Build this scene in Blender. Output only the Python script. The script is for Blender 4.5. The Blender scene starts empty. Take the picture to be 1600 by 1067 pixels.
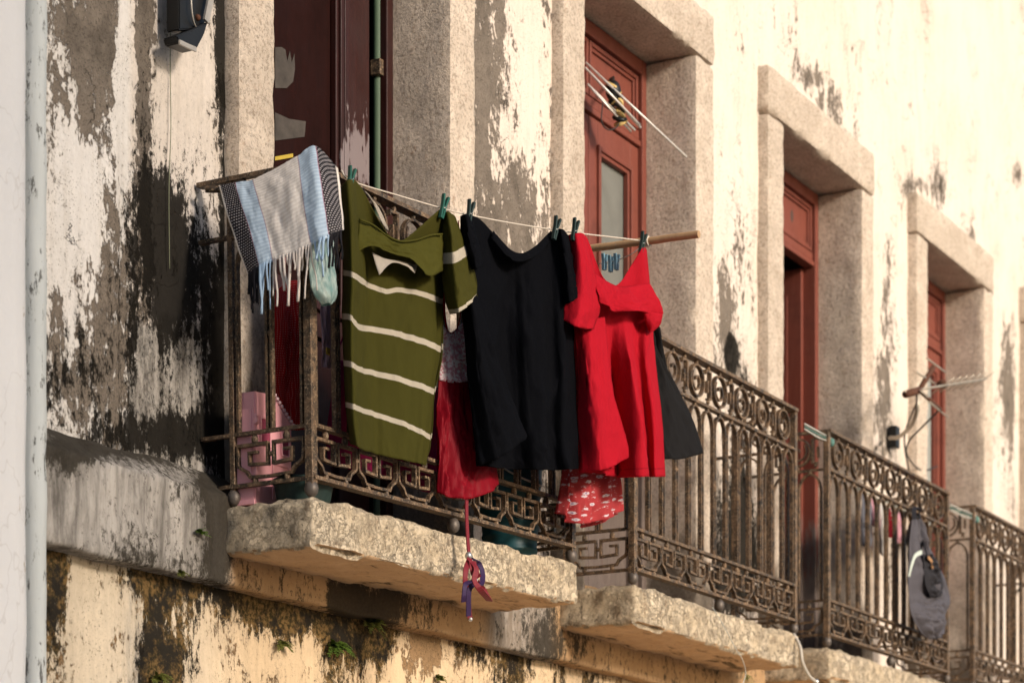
import bpy, bmesh, math, random
from mathutils import Vector, Matrix, noise
random.seed(7)
PI = math.pi
scn = bpy.context.scene
COL = scn.collection
# ------------------------------------------------------------------ camera model
F = 3550.0; HZ = 1470.0; AZ = math.atan2(2000, 3550)
CAM = Vector((0, -4.36, 1.6))
D = Vector((math.cos(AZ), math.sin(AZ), 0)); R = Vector((math.sin(AZ), -math.cos(AZ), 0))
def ray(u, v): return D + R*((u-800)/F) + Vector((0, 0, (HZ-v)/F))
def pY(u, v, Y):
    r = ray(u, v); return CAM + r*((Y-CAM.y)/r.y)
def pX(u, v, X):
    r = ray(u, v); return CAM + r*((X-CAM.x)/r.x)
def pN(u, v, p0, n):
    r = ray(u, v); return CAM + r*((p0-CAM).dot(n)/r.dot(n))
def proj(p):
    q = Vector(p)-CAM; d = q.dot(D)
    return 800+F*q.dot(R)/d, HZ-F*q.z/d
LA = Vector((5.95, -0.475, 0)); LB = Vector((7.42, -0.745, 0))       # the washing line's vertical plane
LN = Vector(((LB-LA).y, -(LB-LA).x, 0)).normalized()
def cp(u, v, off=0.0): return pN(u, v, LA+LN*off, LN)
# ------------------------------------------------------------------ node helper
def lin(c): return tuple(((x/255)/12.92 if x/255 <= .04045 else ((x/255+.055)/1.055)**2.4) for x in c)
class NT:
    def __init__(s, name):
        s.m = bpy.data.materials.new(name); s.m.use_nodes = True
        s.t = s.m.node_tree; s.t.nodes.clear()
        s.out = s.t.nodes.new('ShaderNodeOutputMaterial')
        s.b = s.t.nodes.new('ShaderNodeBsdfPrincipled')
        s.t.links.new(s.b.outputs[0], s.out.inputs[0])
        s._pos = None
    def nd(s, t): return s.t.nodes.new(t)
    def set(s, inp, v):
        if hasattr(v, 'node'): s.t.links.new(v, inp)
        elif isinstance(v, (tuple, list)) and inp.type == 'RGBA': inp.default_value = (*v[:3], 1)
        else: inp.default_value = v
    def pos(s, sc=(1, 1, 1), obj=False):
        if obj:
            src = s.nd('ShaderNodeTexCoord').outputs['Object']
        else:
            src = s.nd('ShaderNodeNewGeometry').outputs['Position']
        mp = s.nd('ShaderNodeMapping'); s.set(mp.inputs['Vector'], src); mp.inputs['Scale'].default_value = sc
        return mp.outputs[0]
    def uv(s): return s.nd('ShaderNodeTexCoord').outputs['UV']
    def noise(s, vec, scale, detail=6, rough=.6, dist=0, col=False):
        n = s.nd('ShaderNodeTexNoise'); s.set(n.inputs['Vector'], vec)
        n.inputs['Scale'].default_value = scale; n.inputs['Detail'].default_value = detail
        n.inputs['Roughness'].default_value = rough; n.inputs['Distortion'].default_value = dist
        return n.outputs[1 if col else 0]
    def vor(s, vec, scale, feat='F1', rnd=1, out='Distance'):
        n = s.nd('ShaderNodeTexVoronoi'); n.feature = feat; s.set(n.inputs['Vector'], vec)
        n.inputs['Scale'].default_value = scale; n.inputs['Randomness'].default_value = rnd
        return n.outputs[out]
    def math(s, op, a, b=0.0, c=None, clamp=False):
        n = s.nd('ShaderNodeMath'); n.operation = op; n.use_clamp = clamp
        s.set(n.inputs[0], a); s.set(n.inputs[1], b)
        if c is not None: s.set(n.inputs[2], c)
        return n.outputs[0]
    def step(s, x, lo, hi, a=0.0, b=1.0):
        n = s.nd('ShaderNodeMapRange'); n.interpolation_type = 'SMOOTHSTEP'
        s.set(n.inputs[0], x); s.set(n.inputs[1], lo); s.set(n.inputs[2], hi); s.set(n.inputs[3], a); s.set(n.inputs[4], b)
        return n.outputs[0]
    def mix(s, f, a, b, mode='MIX'):
        n = s.nd('ShaderNodeMix'); n.data_type = 'RGBA'; n.blend_type = mode
        s.set(n.inputs[0], f); s.set(n.inputs[6], a); s.set(n.inputs[7], b)
        return n.outputs[2]
    def attr(s, name):
        n = s.nd('ShaderNodeAttribute'); n.attribute_name = name; return n.outputs['Fac']
    def sep(s, vec):
        n = s.nd('ShaderNodeSeparateXYZ'); s.set(n.inputs[0], vec); return n.outputs
    def normal(s):
        return s.nd('ShaderNodeNewGeometry').outputs['Normal']
    def bump(s, h, strength=.5, dist=.01, prev=None):
        n = s.nd('ShaderNodeBump'); s.set(n.inputs['Height'], h)
        n.inputs['Strength'].default_value = strength; n.inputs['Distance'].default_value = dist
        if prev is not None: s.set(n.inputs['Normal'], prev)
        return n.outputs[0]
    def fin(s, col=None, rough=.8, nrm=None, metal=0, spec=.3):
        if col is not None: s.set(s.b.inputs['Base Color'], col)
        s.set(s.b.inputs['Roughness'], rough); s.set(s.b.inputs['Metallic'], metal)
        s.b.inputs['Specular IOR Level'].default_value = spec
        if nrm is not None: s.set(s.b.inputs['Normal'], nrm)
        return s.m
M = {}
# ---- plaster wall (peel, mould, cement and white are drawn by position on the wall)
def plaster(name, cream, white, mortar, streak=.35, moss=False):
    t = NT(name); p = t.pos(); ps = t.pos((1, 1, streak)); ps2 = t.pos((1.4, 1, .10))
    n1 = t.math('ADD', t.math('ADD', t.math('MULTIPLY', t.noise(ps, 4.2, 10, .72, .35), .42), t.math('MULTIPLY', t.noise(t.pos((1, 1, .5)), 15, 9, .75, .3), .48)), t.math('MULTIPLY', t.noise(t.pos((1, 1, .6)), 48, 6, .7, .2), .26)); n2 = t.noise(ps, 4.0, 9, .7, .4); nf = t.noise(p, 60, 6, .7); ns = t.noise(ps2, 22, 6, .65)
    nl = t.noise(p, 1.3, 4, .5)
    peel = t.attr('peel'); mould = t.attr('mould'); cem = t.attr('cement'); wh = t.attr('white')
    pv = t.math('ADD', t.math('ADD', t.math('MULTIPLY', n1, 1.5), t.math('MULTIPLY', nf, .14)), t.math('SUBTRACT', peel, 1.445))
    pm = t.step(pv, -.008, .012)
    base = t.mix(wh, cream, white)
    base = t.mix(t.step(ns, .45, .8, 0, .38), base, t.mix(.5, base, lin((178, 158, 128))))
    base = t.mix(t.step(nl, .35, .7, 0, .22), base, t.mix(.5, base, (.75, .6, .38)))
    base = t.mix(t.step(nf, .52, .72, 0, .28), base, t.mix(.6, base, (.25, .21, .16)))
    mcol = t.mix(t.noise(p, 14, 6, .7), tuple(x*.5 for x in mortar), tuple(min(1, x*1.55) for x in mortar))
    nq = t.noise(p, 130, 5, .75); npatch = t.noise(t.pos((1, 1, .5)), 5, 6, .65, .4)
    pin = t.step(t.math('ADD', nq, t.math('MULTIPLY', t.math('SUBTRACT', npatch, .5), .55)), .60, .64)
    base = t.mix(t.math('MULTIPLY', pin, t.math('ADD', .42, t.math('MULTIPLY', wh, .42))), base, (.10, .08, .06))
    mcol = t.mix(t.step(nq, .50, .64, 0, .7), mcol, tuple(x*.25 for x in mortar))
    mcol = t.mix(t.step(npatch, .50, .66, 0, .55), mcol, t.mix(nf, (.02, .017, .014), (.12, .10, .08)))
    edge = t.math('SUBTRACT', t.step(pv, -.05, -.006), pm, clamp=True)
    base = t.mix(t.math('MULTIPLY', edge, .35), base, (.22, .17, .12))
    col = t.mix(pm, base, mcol)
    cv = t.math('ADD', t.math('MULTIPLY', n2, .9), t.math('SUBTRACT', cem, .95))
    cm = t.step(cv, -.06, .10)
    ccol = t.mix(t.step(t.math('ADD', t.math('MULTIPLY', t.noise(t.pos((1, 1, .2)), 16, 8, .7), .7), t.math('MULTIPLY', nf, .3)), .34, .62), (.075, .067, .058), (.44, .41, .37))
    col = t.mix(t.math('MULTIPLY', cm, .92), col, ccol)
    nb = t.noise(t.pos((1, 1, .6)), 46, 8, .8, .3)
    mv = t.math('ADD', t.math('ADD', t.math('ADD', t.math('MULTIPLY', n2, .8), t.math('MULTIPLY', t.math('SUBTRACT', nb, .5), 1.0)), t.math('MULTIPLY', t.math('SUBTRACT', ns, .5), .5)), t.math('SUBTRACT', mould, .91))
    mm = t.step(mv, -.02, .10)
    spk = t.step(t.math('ADD', nf, t.math('MULTIPLY', mv, .8)), .58, .64)
    mm2 = t.math('MAXIMUM', mm, t.math('MULTIPLY', spk, .85))
    dark = t.mix(t.noise(p, 11, 6, .7), (.002, .002, .0018), (.020, .017, .013))
    if moss:
        dark = t.mix(t.step(t.noise(p, 13, 7, .7), .42, .56), dark, t.mix(t.step(nf, .4, .6), (.022, .018, .006), (.16, .095, .035)))
    col = t.mix(t.step(t.math('ADD', mv, t.math('SUBTRACT', nl, .5)), -.45, .25, 0, .45), col, t.mix(.62, col, (.05, .042, .035)))
    col = t.mix(t.math('MULTIPLY', mm2, .975), col, dark)
    # hairline cracks
    wv = t.nd('ShaderNodeVectorMath'); wv.operation = 'ADD'
    t.set(wv.inputs[0], t.pos((1, 1, .75))); t.set(wv.inputs[1], t.noise(p, 5, 5, .6, col=True))
    cr = t.vor(wv.outputs[0], 1.15, 'DISTANCE_TO_EDGE')
    crm = t.math('MULTIPLY', t.step(cr, .0, .006, 1, 0), t.step(n2, .47, .56))
    col = t.mix(t.math('MULTIPLY', crm, .8), col, (.05, .04, .03))
    h = t.math('ADD', t.math('MULTIPLY', pm, -.8), t.math('ADD', t.math('MULTIPLY', nf, .30), t.math('MULTIPLY', t.math('MULTIPLY', nq, pm), .5)))
    h = t.math('SUBTRACT', h, t.math('MULTIPLY', crm, .7))
    b1 = t.bump(h, .9, .009); b2 = t.bump(t.noise(p, 9, 5, .6), .25, .02, b1)
    return t.fin(col, .9, b2, spec=.05)
M['plaster'] = plaster('peeling cream plaster', lin((216, 201, 187)), (.70, .68, .655), (.200, .166, .134))
M['base_plaster'] = plaster('ochre base plaster', lin((212, 186, 152)), (.72, .66, .55), (.30, .19, .10), .3, True)
def band_mat():
    t = NT('stained cement band'); p = t.pos(); ps = t.pos((1.6, 1.6, .22))
    n = t.noise(ps, 9, 9, .7, .3); n2 = t.noise(p, 3.2, 8, .65); nf = t.noise(p, 70, 5, .7)
    m = t.attr('mould'); oc = t.attr('ochre')
    c = t.mix(t.step(n, .3, .7), (.10, .09, .079), (.46, .425, .385))
    c = t.mix(oc, c, t.mix(n2, lin((128, 98, 68)), lin((200, 166, 126))))
    mv = t.math('ADD', t.math('ADD', t.math('MULTIPLY', n, .55), t.math('MULTIPLY', n2, .5)), t.math('SUBTRACT', m, 1.0))
    nq = t.noise(t.pos((1, 1, .6)), 48, 8, .8); mv = t.math('ADD', mv, t.math('MULTIPLY', t.math('SUBTRACT', nq, .5), .7)); c = t.mix(t.step(nq, .5, .6, 0, .35), c, t.mix(.6, c, (.04, .035, .03)))
    mm = t.math('MAXIMUM', t.step(mv, -.03, .10), t.math('MULTIPLY', t.step(t.math('ADD', nf, mv), .56, .62), .8))
    c = t.mix(t.math('MULTIPLY', mm, .94), c, t.mix(nf, (.008, .007, .006), (.055, .046, .034)))
    return t.fin(c, .9, t.bump(t.math('ADD', n, t.math('MULTIPLY', nf, .6)), .6, .008), spec=.04)
M['band'] = band_mat()
def stone(name, a, b, dark, pit=.5, sc=1.0, bs=.8, stain=.55):
    t = NT(name); p = t.pos(); n = t.noise(p, 7*sc, 8, .7, .2); nf = t.noise(p, 72*sc, 6, .8); nm = t.noise(p, 30*sc, 7, .75)
    pv = t.noise(t.pos((1, 1, .8)), 62*sc, 4, .55, .6)
    pits = t.step(pv, .66-.06*pit, .72-.06*pit)
    c = t.mix(t.step(n, .3, .72), a, b)
    c = t.mix(t.step(nf, .40, .52, .8 if pit <= .5 else .42, 0), c, t.mix(.3, dark, c))
    c = t.mix(t.step(nm, .55, .66, 0, .5), c, t.mix(.6, c, lin((150, 104, 70)))); c = t.mix(t.step(t.noise(p, 17*sc, 7, .75), .57, .66, 0, .6), c, t.mix(.6, c, dark))
    c = t.mix(t.math('MULTIPLY', pits, pit), c, dark)
    st = t.step(t.math('ADD', t.noise(t.pos((1, 1, .4)), 2.6, 8, .7), t.math('MULTIPLY', t.math('SUBTRACT', nf, .5), .5)), stain, stain+.13)
    c = t.mix(t.math('MULTIPLY', st, .72), c, tuple(x*.45 for x in dark))
    if pit > .5:
        wv = t.nd('ShaderNodeVectorMath'); wv.operation = 'MULTIPLY_ADD'
        t.set(wv.inputs[0], t.noise(p, 18, 6, .7, col=True)); wv.inputs[1].default_value = (.16, .16, .16); t.set(wv.inputs[2], p)
        e = t.vor(wv.outputs[0], 19, 'DISTANCE_TO_EDGE'); e2 = t.vor(wv.outputs[0], 44, 'DISTANCE_TO_EDGE')
        ck = t.math('MULTIPLY', t.step(e, 0, .07, 1, 0), t.step(n, .40, .55)); ck2 = t.math('MULTIPLY', t.step(e2, 0, .10, 1, 0), t.step(nm, .42, .58))
        ck = t.math('MAXIMUM', ck, t.math('MULTIPLY', ck2, .7))
        c = t.mix(t.math('MULTIPLY', ck, .5), c, dark); pits = t.math('ADD', pits, t.math('MULTIPLY', ck, .9))
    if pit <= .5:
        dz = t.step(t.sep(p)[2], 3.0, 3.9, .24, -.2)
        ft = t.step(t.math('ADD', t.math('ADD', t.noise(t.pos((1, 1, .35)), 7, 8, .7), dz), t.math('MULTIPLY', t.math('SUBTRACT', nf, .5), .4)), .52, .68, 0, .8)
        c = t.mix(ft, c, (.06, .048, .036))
    rnd_ = t.nd('ShaderNodeObjectInfo').outputs['Random']; c = t.mix(t.math('MULTIPLY', rnd_, .22), c, t.mix(.5, c, (.10, .085, .07)))
    h = t.math('SUBTRACT', t.math('ADD', t.math('MULTIPLY', nm, 1.2), t.math('MULTIPLY', nf, .6)), t.math('MULTIPLY', pits, 1.1*pit))
    return t.fin(c, .85, t.bump(h, bs, .011), spec=.15)
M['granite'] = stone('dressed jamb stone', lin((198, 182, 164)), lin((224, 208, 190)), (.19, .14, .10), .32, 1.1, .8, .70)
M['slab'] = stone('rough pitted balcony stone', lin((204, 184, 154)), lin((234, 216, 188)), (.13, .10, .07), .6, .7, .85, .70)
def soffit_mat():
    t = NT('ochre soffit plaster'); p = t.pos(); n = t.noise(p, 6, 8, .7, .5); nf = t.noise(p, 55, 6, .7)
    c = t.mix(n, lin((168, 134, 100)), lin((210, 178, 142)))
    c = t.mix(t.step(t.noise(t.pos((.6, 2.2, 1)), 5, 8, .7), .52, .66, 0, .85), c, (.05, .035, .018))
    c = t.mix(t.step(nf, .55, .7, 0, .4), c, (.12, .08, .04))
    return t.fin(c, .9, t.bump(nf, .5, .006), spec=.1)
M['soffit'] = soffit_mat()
def wood(name, a, b, peelc=None, gloss=.45, spec=.35):
    t = NT(name); p = t.pos(); g = t.noise(t.pos((6, 6, .6)), 9, 6, .65); n = t.noise(p, 5, 6, .6)
    c = t.mix(g, a, b)
    c = t.mix(t.step(n, .5, .75, 0, .5), c, tuple(x*.45 for x in a))
    c = t.mix(t.step(t.noise(p, 80, 4, .7), .60, .72, 0, .22), c, tuple(min(.4, x*4) for x in b))
    wz = t.sep(t.pos())[2]
    if name.startswith('red brown'):
        wv = t.math('ADD', t.noise(t.pos((2, 2, .3)), 12, 8, .7), t.step(wz, 3.3, 4.5, .22, -.3))
        c = t.mix(t.step(wv, .48, .62, 0, .9), c, t.mix(t.noise(t.pos((3, 3, .4)), 30, 6, .7), (.03, .022, .018), (.26, .22, .19)))
    if peelc:
        pa = t.attr('peel')
        v = t.math('ADD', t.noise(t.pos((1.4, 1, .35)), 20, 8, .7), t.math('SUBTRACT', pa, .5))
        c = t.mix(t.step(v, .60, .64), c, peelc)
    return t.fin(c, t.step(n, .3, .7, gloss, gloss+.25), t.bump(g, .3, .004), spec=spec)
M['door'] = wood('red brown painted wood', lin((102, 50, 40)), lin((126, 68, 54)))
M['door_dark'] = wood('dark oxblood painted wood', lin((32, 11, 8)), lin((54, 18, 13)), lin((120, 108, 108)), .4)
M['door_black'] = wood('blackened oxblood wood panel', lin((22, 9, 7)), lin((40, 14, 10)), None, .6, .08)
M['pole'] = wood('bare weathered pole wood', lin((150, 118, 84)), lin((184, 150, 112)), None, .7)
def simple(name, c, rough=.6, metal=0, var=.25, sc=30, bump=.2, spec=.3):
    t = NT(name); n = t.noise(t.pos(obj=True), sc, 6, .65)
    cc = t.mix(n, tuple(x*(1-var) for x in c), tuple(min(1, x*(1+var)) for x in c))
    return t.fin(cc, rough, t.bump(n, bump, .003), metal, spec)
def iron_mat():
    t = NT('rusty old iron'); p = t.pos(); n = t.noise(p, 30, 8, .7); nf = t.noise(p, 140, 5, .7)
    c = t.mix(t.step(n, .35, .68), (.030, .023, .017), (.20, .122, .068))
    c = t.mix(t.step(nf, .53, .64, 0, .7), c, (.46, .33, .205))  # golden flecks over the rust colour stand in for sunlit bar edges
    return t.fin(c, t.step(n, .3, .7, .42, .75), t.bump(t.math('ADD', n, t.math('MULTIPLY', nf, .6)), .7, .003), .25, .45)
M['iron'] = iron_mat()
M['iron_ball'] = simple('grey iron ball', (.12, .10, .085), .5, .4, .4, 40, .5)
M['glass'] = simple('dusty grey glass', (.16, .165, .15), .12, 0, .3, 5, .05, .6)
M['pale_glass'] = simple('pale dusty glass', (.34, .36, .34), .15, 0, .2, 5, .05, .6)
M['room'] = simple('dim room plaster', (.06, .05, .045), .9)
M['white_wall'] = None
def white_mat():
    t = NT('white limewash'); p = t.pos(); n = t.noise(t.pos((1, 1, .5)), 3, 7, .6); nf = t.noise(p, 45, 5, .6)
    c = t.mix(n, (.60, .60, .61), (.74, .73, .73))
    c = t.mix(t.step(t.noise(t.pos((1.5, 1, .8)), 14, 4, .5), .69, .73, 0, .7), c, (.36, .28, .2))
    cr = t.vor(t.noise(t.pos((1, 1, .6)), 1.6, 5, .6, col=True), 3.5, 'DISTANCE_TO_EDGE')
    c = t.mix(t.step(cr, 0, .012, .35, 0), c, (.45, .42, .4))
    return t.fin(c, .8, t.bump(t.math('ADD', t.math('MULTIPLY', t.noise(p, 10, 5, .6), 2), nf), .35, .008), spec=.2)
M['white_wall'] = white_mat()
def strip_mat():
    t = NT('pale blue painted edge strip'); p = t.pos(); n = t.noise(t.pos((1, 1, .3)), 9, 8, .7)
    c = t.mix(n, (.42, .45, .45), (.64, .66, .65))
    c = t.mix(t.step(t.math('ADD', t.noise(t.pos((2, 2, .7)), 16, 7, .75), 0), .56, .62, 0, .85), c, (.06, .055, .05))
    return t.fin(c, .8, t.bump(n, .5, .008), spec=.2)
M['strip'] = strip_mat()
def fabric(name, c, trans=.25, weave=900, var=.12, sheen=.0, col_fn=None, rough=.85, tcol=None, spec=.10, hems=()):
    t = NT(name)
    n = t.noise(t.pos(obj=True), 9, 5, .6)
    cc = t.mix(n, tuple(x*(1-var) for x in c), tuple(min(1, x*(1+var)) for x in c))
    for hy in hems:
        yy = t.sep(t.uv())[1]; cc = t.mix(t.step(t.math('ABSOLUTE', t.math('SUBTRACT', yy, hy)), .006, .012, .6, 0), cc, tuple(x*.35 for x in c))
    if col_fn: cc = col_fn(t, cc)
    nw = t.noise(t.pos(obj=True), 420, 2, .5); nwr = t.noise(t.pos((1, 1, .5), obj=True), 22, 4, .55)
    b = t.bump(nwr, .35, .016); b = t.bump(t.noise(t.pos((1, 1, .7), obj=True), 70, 4, .6, .8), .18, .006, b); b = t.bump(nw, .25, .002, b)
    t.fin(cc, rough, b, spec=spec)
    if sheen: t.b.inputs['Sheen Weight'].default_value = sheen
    if trans:
        tr = t.nd('ShaderNodeBsdfTranslucent'); t.set(tr.inputs[0], tcol or cc)
        mx = t.nd('ShaderNodeMixShader'); mx.inputs[0].default_value = trans
        t.t.links.new(t.b.outputs[0], mx.inputs[1]); t.t.links.new(tr.outputs[0], mx.inputs[2]); t.t.links.new(mx.outputs[0], t.out.inputs[0])
    return t.m
def olive_stripes(t, c):
    y = t.sep(t.uv())[1]                                   # one stripe at every whole number of v
    fr = t.math('ABSOLUTE', t.math('SUBTRACT', t.math('FRACT', t.math('ADD', y, .5)), .5))
    m = t.math('MULTIPLY', t.step(fr, .062, .070, 1, 0), t.math('MULTIPLY', t.step(y, .5, .51), t.step(y, 4.5, 4.51, 1, 0)))
    return t.mix(m, c, (.46, .405, .32))
M['olive'] = fabric('olive jersey with cream stripes', (.052, .048, .008), .2, col_fn=olive_stripes)
M['olive_plain'] = fabric('plain olive jersey', (.066, .062, .010), .2)
M['beige'] = fabric('cream cotton tape', (.42, .37, .31), .2)
M['black'] = fabric('black cotton jersey', (.0030, .0032, .0044), .0, rough=.9, spec=.03, hems=(4.88,))
M['charcoal'] = fabric('charcoal cotton', (.013, .0125, .013), .0, rough=.9, spec=.05)
M['greypatch'] = fabric('pale grey print', (.085, .075, .08), .0)
M['red'] = fabric('bright red jersey', (.43, .008, .020), .25, sheen=.0, tcol=(.62, .008, .018), hems=(3.87,))
M['deepred'] = fabric('deep red satin', (.24, .005, .014), .3, rough=.5, tcol=(.6, .01, .015))
def lace_fn(t, c):
    v = t.vor(t.pos(obj=True), 60, 'SMOOTH_F1'); n = t.noise(t.pos(obj=True), 45, 6, .7, 1.5)
    return t.mix(t.step(n, .45, .56), (.68, .30, .34), (.90, .80, .79))
M['lace'] = fabric('white lace over pink', (.7, .5, .5), .2, col_fn=lace_fn)
def floral_fn(t, c):
    p = t.uv(); sc = t.nd('ShaderNodeMapping'); t.set(sc.inputs[0], p); sc.inputs['Scale'].default_value = (8, 12, 1)
    d = t.vor(sc.outputs[0], 1.0, 'F1', .55); d2 = t.vor(sc.outputs[0], 2.6, 'F1', .9)
    n = t.noise(sc.outputs[0], 7, 3, .6)
    f = t.step(t.math('ADD', d, t.math('MULTIPLY', t.math('SUBTRACT', n, .5), .55)), .26, .32, 1, 0)
    c = t.mix(t.math('MULTIPLY', t.step(d2, .16, .2, 1, 0), .6), c, (.75, .5, .5))
    c = t.mix(f, c, (.70, .60, .64))
    return t.mix(t.step(d, .09, .13, 1, 0), c, (.17, .12, .28))
M['floral'] = fabric('coral red cotton with small white flowers', (.42, .05, .055), .28, col_fn=floral_fn, tcol=(.6, .07, .06))
def dots_fn(t, c):
    p = t.uv(); sc = t.nd('ShaderNodeMapping'); t.set(sc.inputs[0], p); sc.inputs['Scale'].default_value = (30, 66, 1)
    d = t.vor(sc.outputs[0], 1.0, 'F1', .0)
    return t.mix(t.step(d, .12, .2, 1, 0), c, (.6, .3, .28))
M['dots'] = fabric('red cotton with tiny pale dots', (.36, .012, .012), .2, col_fn=dots_fn)
M['magenta'] = fabric('dark magenta cotton', (.21, .012, .06), .2)
M['lilac'] = fabric('pale lilac cotton', (.55, .40, .50), .2)
M['pinkcloth'] = fabric('baby pink cotton', (.70, .36, .42), .2)
M['greycloth'] = fabric('grey cotton', (.20, .20, .23), .1)
M['whitecloth'] = fabric('off white cotton', (.7, .66, .62), .2)
def towel_fn(t, c):
    s = t.sep(t.uv()); x, y = s[0], s[1]
    def band(a, b): return t.math('MULTIPLY', t.step(x, a-.002, a+.002), t.step(x, b-.002, b+.002, 1, 0))
    rib = t.math('FRACT', t.math('MULTIPLY', y, 27)); bl = t.math('FRACT', t.math('MULTIPLY', x, 70))
    row = t.math('FLOOR', t.math('MULTIPLY', y, 40))
    dash = t.math('FRACT', t.math('ADD', t.math('MULTIPLY', x, 42), t.math('MULTIPLY', row, .37)))
    dots = t.math('MULTIPLY', t.step(t.math('FRACT', t.math('MULTIPLY', y, 40)), .35, .45, 1, 0), t.step(dash, .5, .58, 1, 0))
    blk = t.mix(t.math('MULTIPLY', dots, .75), (.016, .015, .018), (.55, .5, .5))
    blu = t.mix(t.step(rib, .3, .7), (.40, .51, .62), (.50, .60, .69))
    wht = t.mix(t.step(rib, .3, .7), (.74, .67, .60), (.82, .76, .69))
    c = wht
    for a, b in ((.165, .33), (.71, .855)): c = t.mix(band(a, b), c, blu)
    for a, b in ((.015, .165), (.855, .985)): c = t.mix(band(a, b), c, blk)
    for a in (.165, .33, .71, .855): c = t.mix(t.math('MULTIPLY', band(a-.004, a+.004), .6), c, (.30, .10, .16))
    rb = t.bump(t.math('ABSOLUTE', t.math('SUBTRACT', rib, .5)), .14, .004); t._rb = rb
    return c
M['towel'] = fabric('woven towel with black blue and cream bands', (.7, .65, .6), .12, col_fn=towel_fn)
tt = M['towel'].node_tree
bs = [n for n in tt.nodes if n.type == 'BUMP']; rb = [n for n in bs if abs(n.inputs['Strength'].default_value-.14) < 1e-3][0]
first = [n for n in bs if n is not rb and not n.inputs['Normal'].is_linked][0]; tt.links.new(rb.outputs[0], first.inputs['Normal'])
M['yarn_black'] = fabric('black yarn', (.015, .014, .017), 0); M['yarn_blue'] = fabric('light blue yarn', (.34, .47, .62), .1); M['yarn_white'] = fabric('cream yarn', (.68, .61, .55), .1)
def bag_mat():
    t = NT('pale aqua plastic film'); n = t.noise(t.pos((1, 1, .35), obj=True), 34, 7, .7, 1.8)
    t.fin(t.mix(t.step(n, .35, .65), (.24, .40, .38), (.74, .82, .77)), .22, t.bump(n, .9, .01), spec=.6)
    tr = t.nd('ShaderNodeBsdfTranslucent'); tr.inputs[0].default_value = (.45, .72, .70, 1)
    mx = t.nd('ShaderNodeMixShader'); mx.inputs[0].default_value = .4
    t.t.links.new(t.b.outputs[0], mx.inputs[1]); t.t.links.new(tr.outputs[0], mx.inputs[2]); t.t.links.new(mx.outputs[0], t.out.inputs[0])
    return t.m
M['film'] = bag_mat()
M['toy'] = simple('pink toy plastic', (.80, .38, .41), .4, 0, .08, 12, .05, .5)
M['toy_roof'] = simple('pale pink roof plastic', (.72, .50, .52), .45, 0, .15, 60, .3)
M['toy_dark'] = simple('dark pink plastic', (.28, .05, .09), .5, 0, .2)
M['teal'] = simple('dark teal plastic', (.007, .05, .06), .45, 0, .4, 14, .1)
M['mossy'] = simple('mossy green glaze', (.014, .030, .026), .55, 0, .7, 25, .5)
M['soil'] = simple('dark soil', (.04, .028, .02), .95, 0, .4, 40, .8)
M['peg_green'] = simple('dark green peg plastic', (.012, .085, .06), .4, 0, .2); M['peg_dark'] = simple('dark peg plastic', (.016, .032, .028), .45, 0, .2)
M['peg_blue'] = simple('light blue peg plastic', (.16, .29, .36), .5, 0, .1)
M['rodmetal'] = simple('pale thin metal rod', (.72, .68, .62), .4, .4, .1); M['steel'] = simple('dull steel', (.5, .48, .45), .35, .8, .2); M['alu'] = simple('weathered aluminium', (.42, .37, .30), .45, .5, .15)
M['cord'] = simple('cream cord', (.55, .48, .40), .8, 0, .3, 120, .5); M['cord_green'] = simple('green line', (.09, .20, .17), .6); M['cord_dull'] = simple('dull string', (.20, .21, .13), .8); M['cord_dark'] = simple('dark cable', (.03, .027, .025), .6)
M['cord_white'] = simple('white line', (.46, .46, .42), .6)
M['lampblack'] = simple('dark weathered lamp metal', (.014, .014, .014), .42, .2, .4, 20, .2); M['lamp_edge'] = simple('worn grey metal edge', (.42, .38, .33), .45, .4, .3)
M['rust'] = simple('rust spot', (.09, .035, .018), .8)
M['nylon_red'] = simple('red nylon webbing', (.17, .012, .02), .6, 0, .25, 200, .6); M['nylon_purple'] = simple('purple nylon webbing', (.03, .012, .055), .6, 0, .3, 200, .6)
M['bag_grey'] = fabric('slate grey nylon', (.075, .070, .080), .0, rough=.6); M['bag_dark'] = fabric('dark nylon', (.025, .024, .028), 0, rough=.7); M['bag_trim'] = fabric('pale mint tape', (.5, .56, .5), 0); M['bag_brown'] = fabric('tan leather', (.36, .2, .1), 0)
M['rope_yellow'] = simple('straw rope', (.60, .42, .16), .8, 0, .3, 90, .6)
M['leaf'] = simple('fresh fern green', (.075, .13, .018), .55, 0, .45, 18, .1); M['leaf2'] = simple('yellow green moss leaf', (.12, .13, .025), .6, 0, .4, 18, .1)
M['pipe_green'] = simple('pale green painted pipe', (.075, .115, .07), .6, 0, .2, 8)
M['paper'] = simple('torn pale sticker paper', (.060, .050, .042), .8, 0, .75, 16); M['tape'] = simple('yellow tape', (.42, .30, .04), .6)
M['ground'] = simple('worn street paving', (.32, .28, .235), .9, 0, .3, 3, .5)
M['cement'] = simple('pale dripped cement', (.46, .42, .36), .85, 0, .25, 30, .7)
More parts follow.
